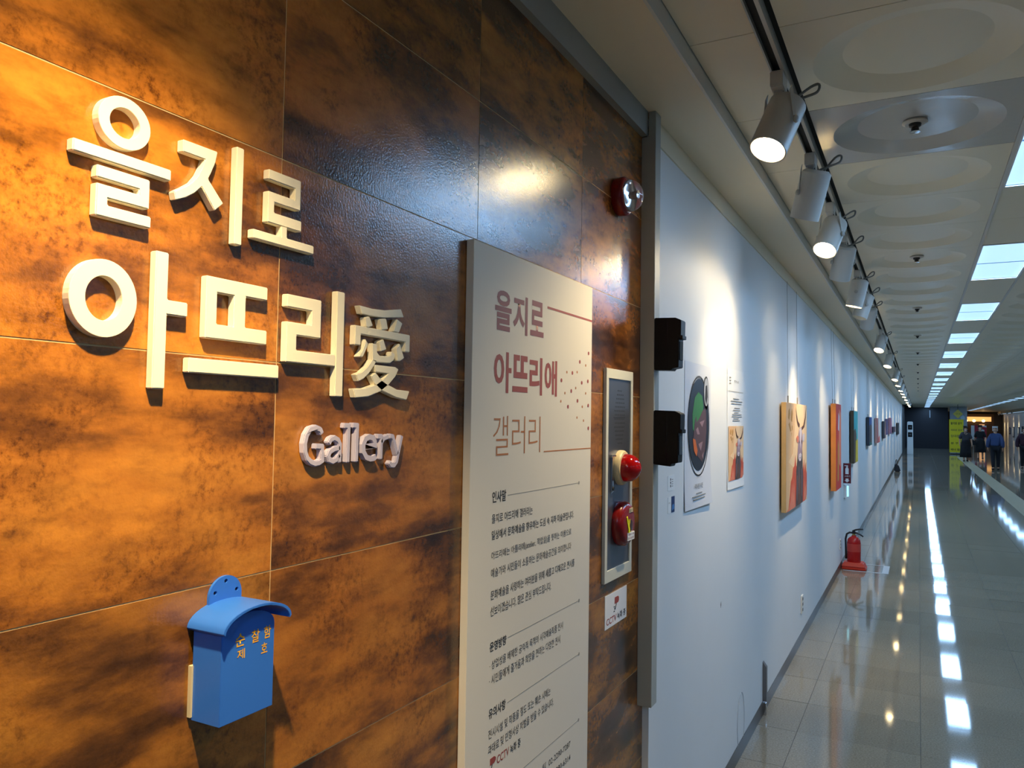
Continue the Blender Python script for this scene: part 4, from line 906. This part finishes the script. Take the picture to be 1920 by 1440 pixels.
bg = empty('dark_bag', (0.17, 30.4, 0), 'small dark bag on the floor against the white wall', 'bag')
pyd('bag_body', [(0.06, 30.2, 0), (0.27, 30.2, 0), (0.27, 30.55, 0), (0.06, 30.55, 0), (0.08, 30.28, 0.28), (0.20, 30.28, 0.24), (0.20, 30.48, 0.24), (0.08, 30.48, 0.28)], [(0, 1, 2, 3), (4, 5, 6, 7), (0, 1, 5, 4), (1, 2, 6, 5), (2, 3, 7, 6), (3, 0, 4, 7)], mat('bag_dark', (40, 34, 36), 0.7), bg, bevel=0.03)
tube('strap', [(0.10, 30.30, 0.26), (0.12, 30.33, 0.40), (0.14, 30.42, 0.42), (0.15, 30.47, 0.26)], 0.01, mat('bag_dark', (40, 34, 36), 0.7), bg)
# poster stand and shop beyond
ps = empty('poster_stand', (4.25, 58.5, 0), 'white standing board with a bold red frame behind the walkers', 'poster stand')
box('board', 3.86, 4.72, 58.5, 58.54, 0.72, 1.62, M_WHITE, ps); prism('red_print', [[(4.05, 0.78), (4.72, 0.70), (4.72, 1.50), (4.05, 1.66)], [(4.28, 0.95), (4.60, 0.92), (4.60, 1.35), (4.28, 1.45)]], 58.48, 58.499, mat('poster_red', (176, 30, 52), 0.5), ps, axis='y')
for x in (3.95, 4.62): box('leg', x, x + 0.04, 58.5, 58.54, 0.0, 0.72, M_GREYMETAL, ps)
sp = empty('shop_front', (5.3, 78.6, 0), 'dim shop front glowing orange at the far right end', 'shop front')
box('wall_panel', 4.2, 6.6, 78.5, 78.9, 0.0, 2.6, mat('shop_brown', (84, 62, 44), 0.5), sp); box('sign_band', 4.3, 6.4, 78.42, 78.5, 1.95, 2.35, mat('shop_glow', (220, 150, 70), 0.5, emit=(1.0, 0.55, 0.18), estr=0.7), sp)
box('lit_doorway', 5.5, 5.9, 78.45, 78.5, 0.2, 1.7, mat('shop_glow2', (210, 150, 90), 0.5, emit=(1.0, 0.55, 0.25), estr=0.4), sp)
for i, x in enumerate((4.5, 5.1, 5.8)):
    lathe('globe_lamp', [(0.0, -0.12), (0.1, -0.08), (0.13, 0.0), (0.1, 0.08), (0.0, 0.12)], (x, 78.1, 2.0), (0, 0, 1), mat('globe_glow', (255, 210, 140), 0.4, emit=(1.0, 0.72, 0.36), estr=3.0), sp, n=12)
# pictures and spotlights on the right wall
for i, (y, z0, z1, lab) in enumerate(((73.1, 0.95, 1.5, 'farthest small framed picture on the distant right wall'), (70.4, 0.75, 1.55, 'middle small framed picture on the distant right wall'), (66.9, 1.0, 1.55, 'nearest small framed picture on the distant right wall'))):
    r = empty('framed_picture', (XR, y, z0), lab, 'picture', 'pictures on the right wall')
    box('picture_frame', XR - 0.05, XR, y - 0.45, y + 0.45, z0, z1, mat('frame_dark', (70, 74, 90), 0.5), r); box('print', XR - 0.054, XR - 0.05, y - 0.36, y + 0.36, z0 + 0.08, z1 - 0.08, mat('print_blue', (150, 170, 196), 0.5), r)
for i, y in enumerate((79.0 - 1.6, 74.8, 70.4, 66.9)):
    spotlight(y, (XR, y + 0.1, 1.2), '%s small warm spotlight from the far end above the right wall' % ORD[i], True, 1.6, parts=False, px=6.86, size=42, group='spotlights over the right wall')

# ------------------------------------------------------------------ people
def skin(name, nodes, edges, m, parent, sub=2, root=None):
    names = list(nodes); me = bpy.data.meshes.new(name)
    me.from_pydata([nodes[k][:3] for k in names], [(names.index(a), names.index(b)) for a, b in edges], [])
    o = link(name, me, m, parent)
    md = o.modifiers.new('skin', 'SKIN'); md.use_smooth_shade = True
    if not me.skin_vertices: bpy.context.view_layer.update()
    for i, k in enumerate(names):
        r = nodes[k][3]; sv = me.skin_vertices[0].data[i]; sv.radius = (r, r) if not isinstance(r, tuple) else r; sv.use_root = (k == (root or names[0]))
    s2 = o.modifiers.new('sub', 'SUBSURF'); s2.levels = 1; s2.render_levels = sub
    return o
M_SKIN = mat('skin_tone', (196, 150, 122), 0.5); M_HAIR = mat('hair_black', (24, 20, 20), 0.5); M_MASK = mat('mask_white', (226, 228, 232), 0.7)
def person(loc, h, facing, label, outfit, hair='short', stride=0.16, mask=True):
    """local frame: +Y is forward; facing rotates about Z"""
    r = empty('person', loc, label, 'person')
    k = h / 1.65
    def S_(d): return {n: (v[0] * k, v[1] * k, v[2] * k, v[3] * k if not isinstance(v[3], tuple) else tuple(q * k for q in v[3])) for n, v in d.items()}
    st_ = stride
    N = dict(pelvis=(0, 0, .90, (.14, .10)), waist=(0, 0, 1.03, (.125, .09)), chest=(0, 0, 1.22, (.15, .105)), neck0=(0, 0.005, 1.36, .06), neck=(0, .01, 1.43, .05), jaw=(0, .025, 1.49, .066), head=(0, .02, 1.555, .080), crown=(0, .01, 1.61, .062), top=(0, .005, 1.645, .03), nose=(0, .118, 1.54, .012))
    E_ = [('pelvis', 'waist'), ('waist', 'chest'), ('chest', 'neck0'), ('neck0', 'neck'), ('neck', 'jaw'), ('jaw', 'head'), ('head', 'crown'), ('crown', 'top'), ('head', 'nose')]
    for s, sg in (('l', -1), ('r', 1)):
        f = st_ * sg
        N.update({'sh' + s: (.155 * sg, 0, 1.33, .055), 'el' + s: (.225 * sg, -f * .4 - .01, 1.07, .042), 'wr' + s: (.235 * sg, -f * .7 + .06, .86, .028), 'pa' + s: (.235 * sg, -f * .8 + .075, .80, .03),
                  'hip' + s: (.085 * sg, 0, .86, .085), 'kn' + s: (.09 * sg, f * .6 + .02, .47, .056), 'an' + s: (.09 * sg, f - .02, .085, .036), 'he' + s: (.09 * sg, f - .05, .04, .034), 'to' + s: (.10 * sg, f + .13, .03, .03)})
        E_ += [('chest', 'sh' + s), ('sh' + s, 'el' + s), ('el' + s, 'wr' + s), ('wr' + s, 'pa' + s), ('pelvis', 'hip' + s), ('hip' + s, 'kn' + s), ('kn' + s, 'an' + s), ('an' + s, 'he' + s), ('an' + s, 'to' + s)]
        for q in range(4):
            b = N['pa' + s]; N['f%d%s' % (q, s)] = (b[0] - .004 * sg, b[1] + .028 - .018 * q, b[2] - .055 + abs(q - 1) * .006, .009); N['g%d%s' % (q, s)] = (b[0] - .018 * sg, b[1] + .030 - .018 * q, b[2] - .088 + abs(q - 1) * .010, .0075)
            E_ += [('pa' + s, 'f%d%s' % (q, s)), ('f%d%s' % (q, s), 'g%d%s' % (q, s))]
        b = N['pa' + s]; N['th' + s] = (b[0] - .02 * sg, b[1] + .035, b[2] - .02, .010); E_ += [('wr' + s, 'th' + s)]
    skin('body', S_(N), E_, M_SKIN, r, 2)
    def cloth(nm, keys, edges, grow, m, extra=None):
        d = {q: (*N[q][:3], tuple(v + grow for v in N[q][3]) if isinstance(N[q][3], tuple) else N[q][3] + grow) for q in keys}
        if extra: d.update(extra)
        return skin(nm, S_(d), edges, m, r, 2)
    top, low, kind = outfit['top'], outfit['low'], outfit['kind']
    tk_ = ['chest', 'waist', 'pelvis', 'neck0', 'shl', 'ell', 'shr', 'elr']; te = [('pelvis', 'waist'), ('waist', 'chest'), ('chest', 'neck0'), ('chest', 'shl'), ('shl', 'ell'), ('chest', 'shr'), ('shr', 'elr')]
    if outfit.get('long'):
        tk_ += ['wrl', 'wrr']; te += [('ell', 'wrl'), ('elr', 'wrr')]
    cloth('top', tk_, te, .024 + outfit.get('loose', 0), top)
    if kind == 'trousers':
        cloth('trousers', ['pelvis', 'hipl', 'knl', 'anl', 'hipr', 'knr', 'anr'], [('pelvis', 'hipl'), ('hipl', 'knl'), ('knl', 'anl'), ('pelvis', 'hipr'), ('hipr', 'knr'), ('knr', 'anr')], .022, low)
        cloth('shoe', ['anl', 'hel', 'tol'], [('anl', 'hel'), ('anl', 'tol')], .012, M_INK); cloth('shoe', ['anr', 'her', 'tor'], [('anr', 'her'), ('anr', 'tor')], .012, M_INK)
    else:
        hem = outfit['hem']; n = 24; vs = []; fs = []; prof = [(1.06, .150, .115), (.92, .178, .145), (.75, .205, .175), ((.75 + hem) / 2, .225, .20), (hem, .245, .225)]
        for z, a, b in prof:
            for i in range(n):
                t = 2 * math.pi * i / n; w = 1 + .03 * math.sin(6 * t) * (1.06 - z); vs.append((a * w * math.cos(t) * k, b * w * math.sin(t) * k, z * k))
        for j in range(len(prof) - 1):
            for i in range(n): fs.append((j * n + i, j * n + (i + 1) % n, (j + 1) * n + (i + 1) % n, (j + 1) * n + i))
        me = bpy.data.meshes.new('skirt'); me.from_pydata(vs, [], fs)
        for p in me.polygons: p.use_smooth = True
        o = link('skirt', me, low, r); sm = o.modifiers.new('solid', 'SOLIDIFY'); sm.thickness = 0.008
        cloth('shoe', ['anl', 'hel', 'tol'], [('anl', 'hel'), ('anl', 'tol')], .010, M_INK); cloth('shoe', ['anr', 'her', 'tor'], [('anr', 'her'), ('anr', 'tor')], .010, M_INK)
    hr = {'a': (0, -.028, 1.585, .088), 'b': (0, -.045, 1.52, .076), 'c': (0, -.008, 1.632, .074), 'e': (0, -.005, 1.668, .034)}; he = [('a', 'b'), ('a', 'c'), ('c', 'e')]
    if hair == 'long':
        hr['d'] = (0, -.055, 1.40, .085); he.append(('b', 'd'))
    if hair == 'cap':
        hr = {'a': (0, .0, 1.585, .092), 'c': (0, .0, 1.635, .076), 'e': (0, .0, 1.672, .036), 'v': (0, .12, 1.60, .03)}; he = [('a', 'c'), ('c', 'e'), ('a', 'v')]
        skin('cap', S_(hr), he, M_MASK, r, 2); skin('hair', S_({'a': (0, -.02, 1.52, .082), 'b': (0, -.02, 1.49, .07)}), [('a', 'b')], mat('hair_grey', (120, 118, 116), 0.6), r, 1)
    else: skin('hair', S_(hr), he, M_HAIR, r, 2)
    if mask: skin('face_mask', S_({'a': (0, .082, 1.530, .052), 'b': (0, .068, 1.485, .048)}), [('a', 'b')], M_MASK, r, 2)
    for s in (-1, 1):
        e = lathe('eye', [(0.0, -.008), (.008, -.004), (.010, 0), (.008, .004), (0, .006)], (loc[0] + s * .032 * k, loc[1] + .094 * k, loc[2] + 1.565 * k), (0, 1, 0), M_INK, r, n=8)
        lathe('ear', [(0.0, -.01), (.022, -.006), (.024, .004), (0, .008)], (loc[0] + s * .086 * k, loc[1] + .01 * k, loc[2] + 1.545 * k), (s, 0, 0), M_SKIN, r, n=10)
    r.rotation_euler = (0, 0, facing)
    return r, k
M_TEE = mat('charcoal_shirt', (62, 60, 66), 0.8); M_BLK = mat('black_fabric', (20, 20, 24), 0.85); M_JKT = mat('navy_blue_jacket', (58, 76, 118), 0.8); M_TRS = mat('dark_trousers', (26, 26, 32), 0.85); M_MAR = mat('maroon_top', (56, 30, 44), 0.8)
PI = math.pi
w1, k1 = person((2.70, 40.4, 0), 1.57, PI + 0.15, 'person in charcoal shirt, long black skirt and white mask beside the banner', dict(top=M_TEE, low=M_BLK, kind='skirt', hem=.22, loose=.02), stride=.12)
sc_ = skin('scarf', {'a': (-.07, .09, 1.30, .03), 'b': (0, .11, 1.22, .03), 'c': (.07, .09, 1.32, .03)}, [('a', 'b'), ('b', 'c')], mat('beige_scarf', (150, 126, 112), 0.8), w1, 1)
w2, k2 = person((3.45, 43.4, 0), 1.62, PI - 0.1, 'person in a black dress and white mask with long dark hair', dict(top=M_BLK, low=M_BLK, kind='skirt', hem=.36), hair='long', stride=.12)
hb = empty('handbag', (3.13, 43.25, 0.70), 'black handbag held at the side of the person in black dress', 'bag')
pyd('bag_body', [(3.06, 43.15, .70), (3.26, 43.15, .70), (3.26, 43.32, .70), (3.06, 43.32, .70), (3.08, 43.19, .92), (3.24, 43.19, .92), (3.24, 43.28, .92), (3.08, 43.28, .92)], [(0, 1, 2, 3), (4, 5, 6, 7), (0, 1, 5, 4), (1, 2, 6, 5), (2, 3, 7, 6), (3, 0, 4, 7)], M_BLK, hb, bevel=0.02)
tube('strap', [(3.10, 43.24, .91), (3.14, 43.24, 1.02), (3.20, 43.24, 1.02), (3.23, 43.24, .91)], 0.008, M_BLK, hb)
person((3.36, 33.9, 0), 1.60, 0.0, 'person seen from behind in blue jacket, dark trousers and white cap', dict(top=M_JKT, low=M_TRS, kind='trousers', long=True, loose=.022), hair='cap', stride=.10, mask=False)
person((4.42, 35.4, 0), 1.60, PI, 'person in a maroon top cut off by the right picture edge', dict(top=M_MAR, low=M_TRS, kind='trousers', long=True, loose=.02), stride=.12)
